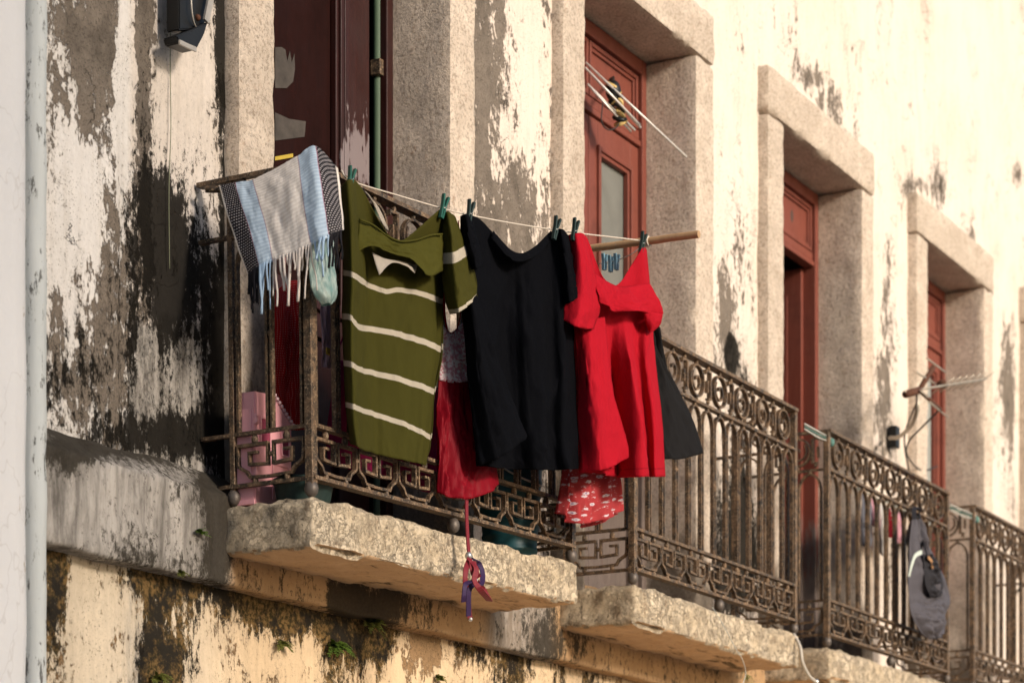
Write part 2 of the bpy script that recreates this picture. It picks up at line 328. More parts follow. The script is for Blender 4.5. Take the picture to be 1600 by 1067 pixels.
# ------------------------------------------------------------------ mesh helper
class MB:
    def __init__(s): s.bm = bmesh.new(); s.uvl = s.bm.loops.layers.uv.new('UVMap')
    def box(s, x0, x1, y0, y1, z0, z1, bev=0.0, rot=None):
        vs = [s.bm.verts.new(p) for p in ((x0, y0, z0), (x1, y0, z0), (x1, y1, z0), (x0, y1, z0), (x0, y0, z1), (x1, y0, z1), (x1, y1, z1), (x0, y1, z1))]
        fs = [s.bm.faces.new([vs[i] for i in f]) for f in ((3, 2, 1, 0), (4, 5, 6, 7), (0, 1, 5, 4), (1, 2, 6, 5), (2, 3, 7, 6), (3, 0, 4, 7))]
        if rot:
            m, c = rot; bmesh.ops.rotate(s.bm, verts=vs, cent=c, matrix=m)
        if bev:
            es = list({e for f in fs for e in f.edges})
            bmesh.ops.bevel(s.bm, geom=es, offset=bev, segments=2, affect='EDGES', profile=.5)
        return s
    def frame(s, x0, x1, z0, z1, w, y0, y1, bev=.003):
        s.box(x0, x0+w, y0, y1, z0, z1, bev); s.box(x1-w, x1, y0, y1, z0, z1, bev)
        s.box(x0+w, x1-w, y0, y1, z1-w, z1, bev); s.box(x0+w, x1-w, y0, y1, z0, z0+w, bev)
        return s
    def sweep(s, pts, ra, rb=None, n=8, up=None, closed=False, taper=None, square=False):
        """tube (n sides) or flat bar along pts; ra across, rb along 'up'"""
        pts = [Vector(p) for p in pts]; rb = rb or ra; k = len(pts); rings = []
        up0 = Vector(up) if up else None; prevn = None
        for i, p in enumerate(pts):
            if closed: tg = (pts[(i+1) % k]-pts[i-1])
            else: tg = pts[min(i+1, k-1)]-pts[max(i-1, 0)]
            tg.normalize()
            if up0 is not None: nrm = up0-tg*up0.dot(tg)
            elif prevn is not None: nrm = prevn-tg*prevn.dot(tg)
            else:
                nrm = Vector((0, 0, 1)); nrm = nrm-tg*nrm.dot(tg)
                if nrm.length < .1: nrm = Vector((0, 1, 0))-tg*tg.y
            nrm.normalize(); prevn = nrm; bi = tg.cross(nrm)
            sc = taper(i/(k-1)) if taper else 1.0
            # mitre widening
            if 0 < i < k-1 or closed:
                a = (pts[i]-pts[i-1]).normalized(); b = (pts[(i+1) % k]-pts[i]).normalized()
                cs = max(.45, math.sqrt(max(0, (1+a.dot(b))/2)))
            else: cs = 1
            ring = []
            for j in range(4 if square else n):
                a_ = 2*PI*j/n if not square else PI/4+PI/2*j
                ca, sa = (math.cos(a_), math.sin(a_)) if not square else (math.copysign(1, math.cos(a_)), math.copysign(1, math.sin(a_)))
                ring.append(s.bm.verts.new(p+bi*(ca*ra*sc/cs)+nrm*(sa*rb*sc)))
            rings.append(ring)
        m = len(rings[0])
        for i in range(k if closed else k-1):
            a, b = rings[i], rings[(i+1) % k]
            for j in range(m): s.bm.faces.new((a[j], a[(j+1) % m], b[(j+1) % m], b[j]))
        if not closed:
            s.bm.faces.new(rings[0][::-1]); s.bm.faces.new(rings[-1])
        return s
    def ball(s, c, r, sz=1.0, n=12):
        mt = Matrix.Translation(c) @ Matrix.Diagonal((r, r, r*sz, 1))
        bmesh.ops.create_uvsphere(s.bm, u_segments=n, v_segments=max(6, n//2+2), radius=1, matrix=mt); return s
    def lathe(s, prof, c, n=28, axis=None):
        c = Vector(c); rings = []
        for r, z in prof: rings.append([s.bm.verts.new(c+Vector((r*math.cos(2*PI*j/n), r*math.sin(2*PI*j/n), z))) for j in range(n)])
        for a, b in zip(rings, rings[1:]):
            for j in range(n): s.bm.faces.new((a[j], a[(j+1) % n], b[(j+1) % n], b[j]))
        return s
    def grid(s, P, UV=None):
        """P[r][c] points -> quads with uv"""
        V = [[s.bm.verts.new(p) for p in row] for row in P]
        for r in range(len(P)-1):
            for c in range(len(P[0])-1):
                f = s.bm.faces.new((V[r][c], V[r][c+1], V[r+1][c+1], V[r+1][c]))
                if UV:
                    for l, (a, b) in zip(f.loops, ((r, c), (r, c+1), (r+1, c+1), (r+1, c))): l[s.uvl].uv = UV[a][b]
        return V
    def build(s, name, mat, parent=None, smooth=False, solid=0.0, doubles=0.0, angle=None):
        if doubles: bmesh.ops.remove_doubles(s.bm, verts=s.bm.verts, dist=doubles)
        me = bpy.data.meshes.new(name); s.bm.to_mesh(me); s.bm.free()
        o = bpy.data.objects.new(name, me); COL.objects.link(o)
        for m in (mat if isinstance(mat, list) else [mat]): me.materials.append(m)
        if smooth:
            me.polygons.foreach_set('use_smooth', [True]*len(me.polygons))
            if angle: me.set_sharp_from_angle(angle=math.radians(angle))
        if solid:
            md = o.modifiers.new('thickness', 'SOLIDIFY'); md.thickness = solid; md.offset = 0
        if parent: o.parent = parent
        return o
def tag(o, label=None, cat=None, group=None, kind=None):
    if label: o['label'] = label
    if cat: o['category'] = cat
    if group: o['group'] = group
    if kind: o['kind'] = kind
    return o
def empty(name, loc=(0, 0, 0), label=None, cat=None, group=None):
    o = bpy.data.objects.new(name, None); COL.objects.link(o); o.location = loc; o.empty_display_size = .1
    return tag(o, label, cat, group)
def reparent_at(root):
    """parts were built in world space: express them relative to the root's location"""
    off = Matrix.Translation(-Vector(root.location))
    for c in root.children: c.data.transform(off)
    for c in root.children:
        for g in c.children: g.data.transform(off)
def copy_tree(o, parent=None):
    c = o.copy(); COL.objects.link(c)
    if parent: c.parent = parent
    for ch in list(o.children): copy_tree(ch, c)
    return c
def fb(p, s=1, o=3): return noise.fractal(Vector(p)*s, .9, 2.1, o)
def rough_box(mb, x0, x1, y0, y1, z0, z1, res, amp, rnd=.012, fs=14, skip=()):
    """stone block: subdivided box, rounded uneven arrises, rough faces"""
    lo = Vector((x0, y0, z0)); hi = Vector((x1, y1, z1))
    def warp(p):
        q = Vector(p); inn = Vector([min(max(q[i], lo[i]+rnd), hi[i]-rnd) for i in range(3)])
        d = q-inn
        if d.length > 1e-6: q = inn+d.normalized()*min(d.length, rnd)
        n = Vector([(1 if p[i] >= hi[i]-1e-6 else (-1 if p[i] <= lo[i]+1e-6 else 0)) for i in range(3)])
        if n.length > 0: n.normalize()
        w = Vector(p); e = sum(1 for i in range(3) if abs(n[i]) > .1)
        a = fb(w, fs)*amp+fb(w+Vector((7, 3, 1)), fs*.35)*amp*1.3
        if e >= 2: a = -abs(a)*1.6
        return q+n*a
    def face(o, a, b, na, nb):
        mb.grid([[warp(o+a*(j/na)+b*(i/nb)) for j in range(na+1)] for i in range(nb+1)])
    dx, dy, dz = hi-lo; X = Vector((dx, 0, 0)); Y = Vector((0, dy, 0)); Z = Vector((0, 0, dz))
    nx, ny, nz = [max(2, int(math.ceil(d/res))) for d in (dx, dy, dz)]
    face(lo, X, Z, nx, nz); face(lo+X, Y, Z, ny, nz); face(hi-Z, -X, Z, nx, nz); face(lo+Y, -Y, Z, ny, nz)
    if 'top' not in skip: face(lo+Z, X, Y, nx, ny)
    if 'bottom' not in skip: face(lo+Y, X, -Y, nx, ny)
    return mb
# ------------------------------------------------------------------ world, light
w = bpy.data.worlds.new("World"); scn.world = w; w.use_nodes = True
nt = w.node_tree; bg = nt.nodes['Background']; sky = nt.nodes.new('ShaderNodeTexSky'); sky.sky_type = 'NISHITA'; sky.sun_disc = False
SUN_EL, SUN_A = math.radians(20), math.radians(-13)        # SUN_A: from the facade normal towards +X
to_sun = Vector((math.sin(SUN_A)*math.cos(SUN_EL), -math.cos(SUN_A)*math.cos(SUN_EL), math.sin(SUN_EL)))
sky.sun_elevation = SUN_EL; sky.sun_rotation = math.atan2(to_sun.x, to_sun.y)
sky.dust_density = 2.0
nt.links.new(sky.outputs[0], bg.inputs[0]); bg.inputs[1].default_value = .15
sl = bpy.data.lights.new('sun', 'SUN'); so = bpy.data.objects.new('sun', sl); COL.objects.link(so)
sl.energy = 3.25; sl.angle = math.radians(10); sl.color = (1.0, .895, .785)
so.rotation_euler = to_sun.to_track_quat('Z', 'Y').to_euler()
# ------------------------------------------------------------------ setting
g = MB(); g.grid([[Vector((x, y, 0)) for x in (-60, 0, 60, 400)] for y in (-200, -40, 0, 40)]).__class__
gr = g.build('street', M['ground']); tag(gr, kind='structure')
# ------------------------------------------------------------------ the old building
DOORS = [(5.87, 6.07, 7.176, 7.363), (8.06, 8.256, 9.33, 9.53), (10.16, 10.36, 11.43, 11.61), (12.30, 12.49, 13.53, 13.71), (14.43, 14.62, 15.68, 15.86)]
ZL, ZLT, ZS = 5.605, 5.835, 3.0
house = empty('old_building', (5.0, 0, 0), 'weathered cream building with peeling mouldy plaster and four stone framed balcony doors', 'building')
def blobs(L, u, v):
    s = 0
    for (bu, bv, ru, rv, k) in L:
        d = ((u-bu)/ru)**2+((v-bv)/rv)**2
        if d < 6: s += k*math.exp(-d)
    return s
def lerp(a, b, t): return a+(b-a)*t
def sst(a, b, x):
    t = min(1, max(0, (x-a)/(b-a))); return t*t*(3-2*t)
PEEL = [(150, 70, 55, 130, .20), (110, 330, 40, 150, -.08), (130, 300, 26, 70, -.30), (190, 150, 14, 120, -.25), (225, 150, 12, 400, .30), (150, 560, 60, 140, .10), (270, 150, 45, 120, -.1),
        (765, 90, 25, 120, .10), (800, 340, 45, 90, .14), (750, 200, 12, 260, .18), (830, 120, 14, 200, -.1), (1265, 120, 25, 25, .22), (1300, 175, 28, 40, .22), (1335, 210, 12, 30, .15), (1245, 70, 8, 60, .1), (1430, 290, 25, 25, .2), (1470, 300, 15, 50, .2), (1520, 380, 12, 50, .2), (1130, 480, 14, 90, .12), (1150, 410, 10, 60, .1), (1590, 270, 12, 25, .2), (1390, 420, 10, 80, .15), (1380, 620, 20, 130, .22), (1575, 620, 14, 120, .3), (1160, 60, 10, 60, .1), (1200, 40, 60, 80, .05)]
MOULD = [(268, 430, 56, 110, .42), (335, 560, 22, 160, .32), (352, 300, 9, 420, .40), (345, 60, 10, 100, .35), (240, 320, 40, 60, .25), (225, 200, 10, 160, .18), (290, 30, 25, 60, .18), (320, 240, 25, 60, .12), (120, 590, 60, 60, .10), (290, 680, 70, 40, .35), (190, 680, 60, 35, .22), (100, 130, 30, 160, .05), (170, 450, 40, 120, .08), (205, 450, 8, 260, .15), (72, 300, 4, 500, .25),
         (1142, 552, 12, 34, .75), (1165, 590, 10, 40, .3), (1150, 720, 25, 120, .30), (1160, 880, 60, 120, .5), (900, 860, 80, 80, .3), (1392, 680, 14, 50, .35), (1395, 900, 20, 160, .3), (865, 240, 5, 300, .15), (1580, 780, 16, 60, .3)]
def wall_attrs(u, v):
    if u < 207: p = .47; m = lerp(.31, .43, sst(250, 620, v)); c = sst(520, 700, v)*.35; w = .85
    elif u < 362: p = .42; m = lerp(.37, .40, sst(260, 480, v)); c = sst(440, 560, v)*.85+.08; w = .35
    elif u < 870: p = .45; m = .28+.1*sst(500, 800, v); c = .1; w = .1
    elif u < 1185: p = lerp(.32, .42, sst(100, 600, v)); m = .16+.12*sst(300, 800, v); c = 0; w = .15
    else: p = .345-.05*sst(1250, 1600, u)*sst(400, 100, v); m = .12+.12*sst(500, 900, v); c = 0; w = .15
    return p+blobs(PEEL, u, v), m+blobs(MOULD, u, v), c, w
def add_attrs(o, names, fn):
    vals = [fn(vv.co) for vv in o.data.vertices]
    for i, nme in enumerate(names):
        a = o.data.attributes.new(nme, 'FLOAT', 'POINT'); a.data.foreach_set('value', [q[i] for q in vals])
def inside_door(x, z, m=0.03):
    for d in DOORS:
        if d[0]+m < x < d[3]-m and z < ZLT-m: return True
    return False
STEP = .03
mb = MB(); nx = int((20.0-4.84)/STEP); nz = int((8.4-2.98)/STEP); vcache = {}
def wv(i, j):
    if (i, j) not in vcache:
        x = 4.84+i*STEP; z = 2.98+j*STEP
        y = -.012 if x < 5.345 else 0.0
        y += fb((x, 0, z), 2.2)*.006+fb((x, 3, z), 9)*.002
        vcache[(i, j)] = mb.bm.verts.new((x, y, z))
    return vcache[(i, j)]
for i in range(nx):
    for j in range(nz):
        if inside_door(4.84+(i+.5)*STEP, 2.98+(j+.5)*STEP): continue
        mb.bm.faces.new((wv(i, j), wv(i+1, j), wv(i+1, j+1), wv(i, j+1)))
wall = mb.build('wall', M['plaster'], None, True)
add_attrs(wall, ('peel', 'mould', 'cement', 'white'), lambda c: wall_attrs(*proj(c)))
wall.parent = house
# lower wall
LP = [(1000, 1040, 60, 40, .1), (640, 1010, 40, 40, .1), (680, 1020, 25, 30, .2)]
LM = [(85, 900, 18, 200, .38), (145, 950, 35, 200, -.25), (240, 930, 28, 200, .22), (335, 940, 30, 120, .05), (300, 900, 120, 30, .35), (420, 940, 90, 45, .42), (565, 975, 50, 60, .60), (470, 960, 60, 40, .15), (480, 1035, 80, 30, -.12), (740, 1010, 30, 30, .2), (600, 1020, 14, 60, .25), (350, 1050, 30, 30, -.2), (640, 1040, 50, 50, -.3), (800, 1040, 40, 60, .22), (1140, 1060, 40, 40, .3), (260, 1040, 40, 60, .3), (520, 1040, 20, 60, .15), (905, 1050, 30, 60, .1)]
def c_v(u): return 850+(u-70)*.235
def low_attrs(u, v):
    return .40+blobs(LP, u, v), .41+blobs(LM, u, v)+.05*(math.exp(-((c_v(u)-v)/45)**2) if v > c_v(u)-60 else 0), .05+.5*sst(300, 200, u)*sst(120, 220, u), .55*sst(420, 250, u)
mb = MB(); vcache = {}
LZ0, LZ1 = 0.0, 2.73
def lv(i, j):
    if (i, j) not in vcache:
        x = 4.84+i*.03; z = LZ1-j*.03
        vcache[(i, j)] = mb.bm.verts.new((x, -.035+fb((x, 5, z), 2)*.008+fb((x, 8, z), 8)*.003, z))
    return vcache[(i, j)]
for i in range(int(15/.03)):
    for j in range(30): mb.bm.faces.new((lv(i, j+1), lv(i+1, j+1), lv(i+1, j), lv(i, j)))
zl = LZ1-30*.03; a = [mb.bm.verts.new(p) for p in ((4.84, -.035, zl+.01), (4.84, -.035, 0), (19.99, -.035, 0), (19.99, -.035, zl+.01))]
mb.bm.faces.new(a)
base = mb.build('base_wall', M['base_plaster'], None, True)
add_attrs(base, ('peel', 'mould', 'cement', 'white'), lambda c: low_attrs(*proj(c)))
base.parent = house
# cement band with sloping top
mb = MB(); prof = [(.0, 3.075), (-.02, 3.06), (-.055, 3.03), (-.10, 2.995), (-.112, 2.985), (-.112, 2.90), (-.112, 2.80), (-.112, 2.722), (-.106, 2.712), (-.03, 2.712)]
P = []
fine = []
for a_, b_ in zip(prof, prof[1:]):
    n_ = max(1, int(math.hypot(b_[0]-a_[0], b_[1]-a_[1])/.02))
    for k in range(n_): fine.append((lerp(a_[0], b_[0], k/n_), lerp(a_[1], b_[1], k/n_)))
fine.append(prof[-1])
for (y, z) in fine:
    P.append([Vector((x, y+fb((x, y, z), 5)*.006+fb((x, y, z), 22)*.003, z+fb((x, y+9, z), 4)*.007)) for x in [4.84+.025*k for k in range(607)]])
mb.grid(P[::-1]); cap = [mb.bm.verts.new(r_[0]) for r_ in P]+[mb.bm.verts.new((4.84, .02, 2.712)), mb.bm.verts.new((4.84, .02, 3.075))]; mb.bm.faces.new(cap); band = mb.build('cement_band', M['band'], None, True)
BM = [(200, 695, 160, 26, .30), (335, 750, 26, 50, .35), (340, 840, 20, 80, .3), (150, 780, 70, 60, -.12), (250, 790, 30, 60, .05), (280, 880, 60, 30, .12), (545, 940, 30, 30, .40), (600, 950, 40, 30, .28), (860, 1000, 60, 40, .15), (100, 720, 30, 40, .2)]
def band_attrs(c):
    u, v = proj(c); return .425+blobs(BM, u, v), sst(345, 372, u)*(1-.8*sst(745, 775, u)*sst(875, 850, u))
add_attrs(band, ('mould', 'ochre'), band_attrs)
band.parent = house
# stone door surrounds
def surround(d, i):
    top = MB(); rough_box(top, d[0]-.006, d[3]+.006, -.062, .26, ZL, ZLT, .028, .0045, .014, 16)
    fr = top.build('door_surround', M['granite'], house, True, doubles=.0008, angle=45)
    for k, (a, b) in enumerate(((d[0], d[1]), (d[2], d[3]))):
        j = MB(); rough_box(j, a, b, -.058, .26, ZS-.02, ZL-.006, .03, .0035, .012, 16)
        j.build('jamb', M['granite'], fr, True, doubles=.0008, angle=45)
for i, d in enumerate(DOORS): surround(d, i)
# doors
def door(d, i):
    x0, x1 = d[1]+.002, d[2]-.002; w_ = x1-x0; y = .19; dk = i == 0
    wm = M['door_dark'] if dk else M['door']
    f = MB(); f.box(x0, x0+.045, y, y+.07, ZS, ZL-.005, .004); f.box(x1-.045, x1, y, y+.07, ZS, ZL-.005, .004); f.box(x0+.045, x1-.045, y, y+.07, ZL-.07, ZL-.005, .004)
    fr = f.build('door', wm, house); 
    ax, bx = x0+.047, x1-.047; zt = ZL-.40                       # bottom of the transom
    t = MB(); t.box(ax, bx, y+.035, y+.06, zt, ZL-.072)
    zc0, zc1 = zt+.045, ZL-.085
    for q in range(2):
        xa = ax+.012+q*(bx-ax)/2; xb = xa+(bx-ax)/2-.024
        t.frame(ax+.006+q*(bx-ax)/2, ax-.006+(q+1)*(bx-ax)/2, zt+.08, zc1+.008, .020, y+.016, y+.036)
        t.frame(ax+.026+q*(bx-ax)/2, ax-.026+(q+1)*(bx-ax)/2, zt+.10, zc1-.012, .016, y+.024, y+.037)
    t.box(ax, bx, y+.005, y+.036, zt+.0, zt+.026, .004); t.box(ax, bx, y+.014, y+.036, zt+.03, zt+.075, .006)
    tr = t.build('transom', wm, fr)
    for q in range(2):
        hx = ax+(bx-ax)*(.25+.5*q); hm = MB()
        c = Vector((hx, y+.0345, (zt+.1+zc1)/2)); ring = [c+Vector((.016*math.cos(2*PI*k/20), 0, .034*math.sin(2*PI*k/20))) for k in range(20)]
        hm.bm.faces.new([hm.bm.verts.new(p) for p in ring])
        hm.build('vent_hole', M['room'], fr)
    # leaves
    mid = (ax+bx)/2
    leaves = []
    if i == 0:
        leaves = [(ax-.0, bx-.085, .0)]
    elif i == 2: leaves = []
    else: leaves = [(ax, mid-.002, 0), (mid+.002, bx, 0)]
    for (la, lb, sh) in leaves:
        L = MB(); st = .085 if i else .20
        yy = y+.02; L.box(la, la+st, yy, yy+.04, ZS+.01, zt-.004, .004); L.box(lb-st, lb, yy, yy+.04, ZS+.01, zt-.004, .004)
        for (za, zb) in ((zt-.125, zt-.004), (ZS+.75, ZS+.88), (ZS+.01, ZS+.18)): L.box(la+st, lb-st, yy, yy+.04, za, zb, .002)
        L.box(la+st, lb-st, yy+.02, yy+.035, ZS+.18, ZS+.75)
        L.frame(la+st-.012, lb-st+.012, ZS+.88-.012, zt-.113, .022, yy-.014, yy+.012); L.frame(la+st+.010, lb-st-.010, ZS+.89, zt-.135, .018, yy-.004, yy+.02)
        if i == 0: L.frame(la+st-.04, lb-st+.04, ZS+.88-.04, zt-.085, .03, yy-.018, yy+.003)
        lo = L.build('leaf', wm, fr)
        if i == 0:
            bmL = bmesh.new(); bmL.from_mesh(lo.data); bmesh.ops.subdivide_edges(bmL, edges=[e for e in bmL.edges if e.calc_length() > .5], cuts=60); bmL.to_mesh(lo.data); bmL.free()
            add_attrs(lo, ('peel',), lambda c: (.12+blobs([(560, 250, 42, 75, .80), (552, 150, 40, 40, .25)], *proj(c)),))
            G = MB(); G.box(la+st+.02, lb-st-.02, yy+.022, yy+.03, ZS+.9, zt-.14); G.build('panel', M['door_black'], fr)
        else:
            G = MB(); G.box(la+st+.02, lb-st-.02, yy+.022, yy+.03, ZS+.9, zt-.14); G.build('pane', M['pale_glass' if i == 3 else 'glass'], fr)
        if i and la > mid-.1:
            kb = MB(); kb.ball((la+.04, yy-.02, ZS+1.05), .016); kb.build('handle', M['iron_ball'], fr)
    if i == 2:                                                     # this pair stands open into the dim room
        for (hx_, sgn) in ((ax+.005, 1), (bx-.005, -1)):
            L = MB(); L.box(hx_-.02, hx_+.02, y+.07, y+.53, ZS+.01, zt-.004, .004)
            L.box(hx_-.026, hx_-.018, y+.15, y+.45, ZS+.9, zt-.14, .002); L.box(hx_+.018, hx_+.026, y+.15, y+.45, ZS+.9, zt-.14, .002); L.build('leaf', wm, fr)
        c = MB(); c.sweep([(ax+.40, y+.1, ZS), (ax+.40, y+.1, zt)], .028, .02, square=True, up=(0, 1, 0)); c.build('centre_post', wm, fr)
    r = MB(); X0, X1, Y0, Y1, Z0, Z1 = x0-.3, x1+.3, .265, 1.6, ZS-.01, ZL+.2
    r.grid([[Vector((X0, Y0, Z0)), Vector((X0, Y1, Z0)), Vector((X1, Y1, Z0)), Vector((X1, Y0, Z0))], [Vector((X0, Y0, Z1)), Vector((X0, Y1, Z1)), Vector((X1, Y1, Z1)), Vector((X1, Y0, Z1))]])
    r.grid([[Vector((X0, Y0, Z1)), Vector((X1, Y0, Z1))], [Vector((X0, Y1, Z1)), Vector((X1, Y1, Z1))]]); r.grid([[Vector((X0, Y0, Z0)), Vector((X1, Y0, Z0))], [Vector((X0, Y1, Z0)), Vector((X1, Y1, Z0))]])
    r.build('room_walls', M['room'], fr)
    sill = MB(); sill.box(x0, x1, -.05, .30, ZS-.05, ZS-.003); sill.build('threshold', M['granite'], fr)
    if i == 0:
        pp = MB(); c = pY(590, 200, .235); pp.sweep([(c.x, .235, ZS+.02), (c.x, .235, ZL-.08)], .017, n=14); pp.build('pipe', M['pipe_green'], fr, True, angle=50)
        cl = MB(); z = pY(590, 105, .22).z; cl.box(c.x-.03, c.x+.02, .205, .25, z-.03, z+.03, .004); cl.build('bracket', M['iron'], fr)
        def flat(name, pts, mat, yv):
            q = MB(); fv = [pY(u, v, yv) for u, v in pts]
            A = [q.bm.verts.new(p) for p in fv]; B = [q.bm.verts.new(p+Vector((0, .0015, 0))) for p in fv]; n_ = len(A)
            q.bm.faces.new(A); q.bm.faces.new(B[::-1])
            for k in range(n_): q.bm.faces.new((A[k], B[k], B[(k+1) % n_], A[(k+1) % n_]))
            q.build(name, mat, fr)
        flat('sticker', [(430, 138), (448, 138), (458, 128), (461, 108), (460, 84), (456, 98), (453, 80), (449, 96), (446, 78), (440, 74), (430, 74)], M['paper'], .229)
        flat('sticker', [(430, 220), (476, 214), (478, 190), (452, 186), (430, 176)], M['paper'], .2288)
        flat('tape', [(430, 251), (458, 246), (458, 240), (430, 245)], M['tape'], .2286)
for i, d in enumerate(DOORS): door(d, i)
# ------------------------------------------------------------------ balconies: slab (part of the building) and iron railing (thing)
DEP = .44; SD = .315; RT, R2, R1, R0 = 1.014, .836, .222, .062
BAL = [(5.725, 1.68, 2.953, -1.0, -1.2), (7.933, 1.68, 2.988, 0, 0), (9.98, 1.764, 2.976, 0, 0), (12.15, 1.72, 2.985, 0, 0)]
def bal_matrix(b):
    return Matrix.Translation((b[0], -DEP, b[2])) @ Matrix.Rotation(math.radians(b[3]), 4, 'Z') @ Matrix.Rotation(math.radians(b[4]), 4, 'Y')
def slab(b, i):
    mt = bal_matrix(b); L = b[1]; res = .014 if i < 2 else .022
    s = MB(); rough_box(s, 0, L, 0, DEP+.04, -.155, 0, res, .009, .014, 12)
    s.bm.transform(mt)
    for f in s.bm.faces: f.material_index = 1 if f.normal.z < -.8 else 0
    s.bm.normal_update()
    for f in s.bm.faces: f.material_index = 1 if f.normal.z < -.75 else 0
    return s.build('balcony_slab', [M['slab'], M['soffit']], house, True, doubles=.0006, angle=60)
for i, b in enumerate(BAL): slab(b, i)
def meander(x0, W, z0, H, y):
    half = [(.0, .13), (.30, .15), (.345, .26), (.455, .36), (.47, .42), (.47, .77), (.042, .77), (.042, .37), (.306, .40), (.306, .62), (.19, .62)]
    cx = x0+W/2
    return [[(cx+sg*a*W, y, z0+bz*H) for a, bz in half] for sg in (1, -1)]
def make_railing(L, lbl):
    root = empty('iron_railing', (0, 0, 0), lbl, 'railing', 'rusty iron railings of the balconies')
    e = .02; flat = (0, 1, 0)
    pts = lambda z: [(e, DEP-.005, z), (e, e, z), (L-e, e, z), (L-e, DEP-.005, z)]
    m = MB(); m.sweep(pts(RT), .016, .007, square=True, up=(0, 0, 1)); m.build('top_rail', M['iron'], root)
    for z, nme in ((R2, 'upper_rail'), (R1, 'lower_rail'), (R0, 'bottom_rail')):
        m = MB(); m.sweep(pts(z), .010 if nme != 'bottom_rail' else .014, .006, square=True, up=(0, 0, 1)); m.build(nme, M['iron'], root)
    for (x, y) in ((e, e), (L-e, e), (e, SD), (L-e, SD)):
        m = MB(); hw = .014 if y < .1 else .009
        m.box(x-hw, x+hw, y-hw, y+hw, .03, RT-.004, .002)
        m.build('post', M['iron'], root)
    for (x, y) in ((e, e), (L*.5, e), (L-e, e), (e, SD), (L-e, SD)):
        m = MB(); m.ball((x, y, .028), .022, 1.2); m.build('ball_foot', M['iron_ball'], root, True)
    # arches: front plus both sides
    def arch(ax, sidex=None, aw=.1):
        zs = R2-.018; r = aw/2; path = [(ax-r, R1+.006), (ax-r, .5), (ax-r, zs-r*1.5)]
        path += [(ax-r*math.cos(k*PI/12), zs-r*1.5+r*1.5*math.sin(k*PI/12)) for k in range(1, 12)] + [(ax+r, zs-r*1.5), (ax+r, .5), (ax+r, R1+.006)]
        m = MB()
        if sidex is None: m.sweep([(a, e, z) for a, z in path], .0042, .0085, square=True, up=(0, 1, 0)); m.ball((ax+r+.008, e, .52+.0), .011, 1, 8); m.ball((ax, e, zs+.006), .010, 1.2, 8)
        else: m.sweep([(sidex, a, z) for a, z in path], .0042, .0085, square=True, up=(1, 0, 0)); m.ball((sidex, ax, zs+.006), .010, 1.2, 8); m.ball((sidex, ax+r+.006, .52), .011, 1, 8)
        m.build('arch', M['iron'], root)
    n = 13; pit = (L-2*e-.03)/n
    for k in range(n): arch(e+.015+pit*(k+.5), None, pit-.018)
    for sx in (e, L-e):
        for k in range(2): arch(.04+(SD-.055)*(k+.5)/2, sx, (SD-.055)/2-.018)
    # rings and scrolls under the top rail
    nu = 7; uw = (L-2*e-.03)/nu; zc = (RT+R2)/2
    def ring(cx, tf):
        m = MB(); rr = .064
        m.sweep([tf(cx+rr*math.cos(2*PI*k/28), zc+rr*math.sin(2*PI*k/28)) for k in range(28)], .0042, .009, square=True, up=tf.up, closed=True)
        m.sweep([tf(cx+(.05-.0021*k)*math.cos(2.4+k*.36), zc+(.05-.0021*k)*math.sin(2.4+k*.36)) for k in range(20)], .0038, .007, square=True, up=tf.up)
        m.ball(tf(cx, zc+rr+.013), .010, 1.3, 8); m.ball(tf(cx, zc-rr-.011), .009, 1.2, 8)
        m.build('ring', M['iron'], root)
    def scroll(cx, tf):
        m = MB(); a = .030
        m.sweep([tf(cx-a, zc+.045), tf(cx-a, zc+.058), tf(cx+a*.5, zc+.058), tf(cx+a*.5, zc-.055), tf(cx-a*.3, zc-.055)], .0042, .009, square=True, up=tf.up)
        m.sweep([tf(cx-a*.4, zc+.02), tf(cx-a*.4, zc-.03)], .0042, .008, square=True, up=tf.up)
        m.ball(tf(cx, zc+.071), .010, 1.3, 8); m.ball(tf(cx, zc-.067), .009, 1.2, 8)
        m.build('scroll', M['iron'], root)
    tf = lambda x, z: (x, e, z)
    tf.up = (0, 1, 0)
    for k in range(nu): ring(e+.015+uw*(k+.5), tf)
    for k in range(1, nu): scroll(e+.015+uw*k, tf)
    def side(sx):
        f = lambda y, z: (sx, y, z)
        f.up = (1, 0, 0); return f
    for sx in (e, L-e): ring((SD+e)*.5, side(sx)); scroll(SD*.24, side(sx)); scroll(SD*.83, side(sx))
    # greek key units
    def key(x0, W, tf):
        m = MB()
        for path in meander(x0, W, R0, R1-R0, 0): m.sweep([tf(p[0], p[2]) for p in path], .0042, .008, square=True, up=tf.up)
        for q in (.27, .73): m.ball(tf(x0+W*q, R0+(R1-R0)*.87), .011, 1.5, 8); m.ball(tf(x0+W*q, R0+(R1-R0)*.065), .010, 1.4, 8)
        m.ball(tf(x0+W*.5, R0+(R1-R0)*.56), .009, .9, 8); m.ball(tf(x0+W*.004, R0+(R1-R0)*.56), .010, .9, 8)
        m.build('greek_key', M['iron'], root)
    for k in range(nu): key(e+.015+uw*k, uw, tf)
    for sx in (e, L-e): key(.038, SD-.05, side(sx))
    return root
rlabels = ['rusty balcony railing hung with drying laundry and a striped towel, nearest to the camera',
           'rusty balcony railing just right of the red top, with nothing hung on it',
           'rusty balcony railing with a grey bag hooked on its front',
           'rusty balcony railing cut off by the right edge of the photo']
for i, b in enumerate(BAL):
    r_ = make_railing(b[1], rlabels[i]); r_.matrix_world = bal_matrix(b)
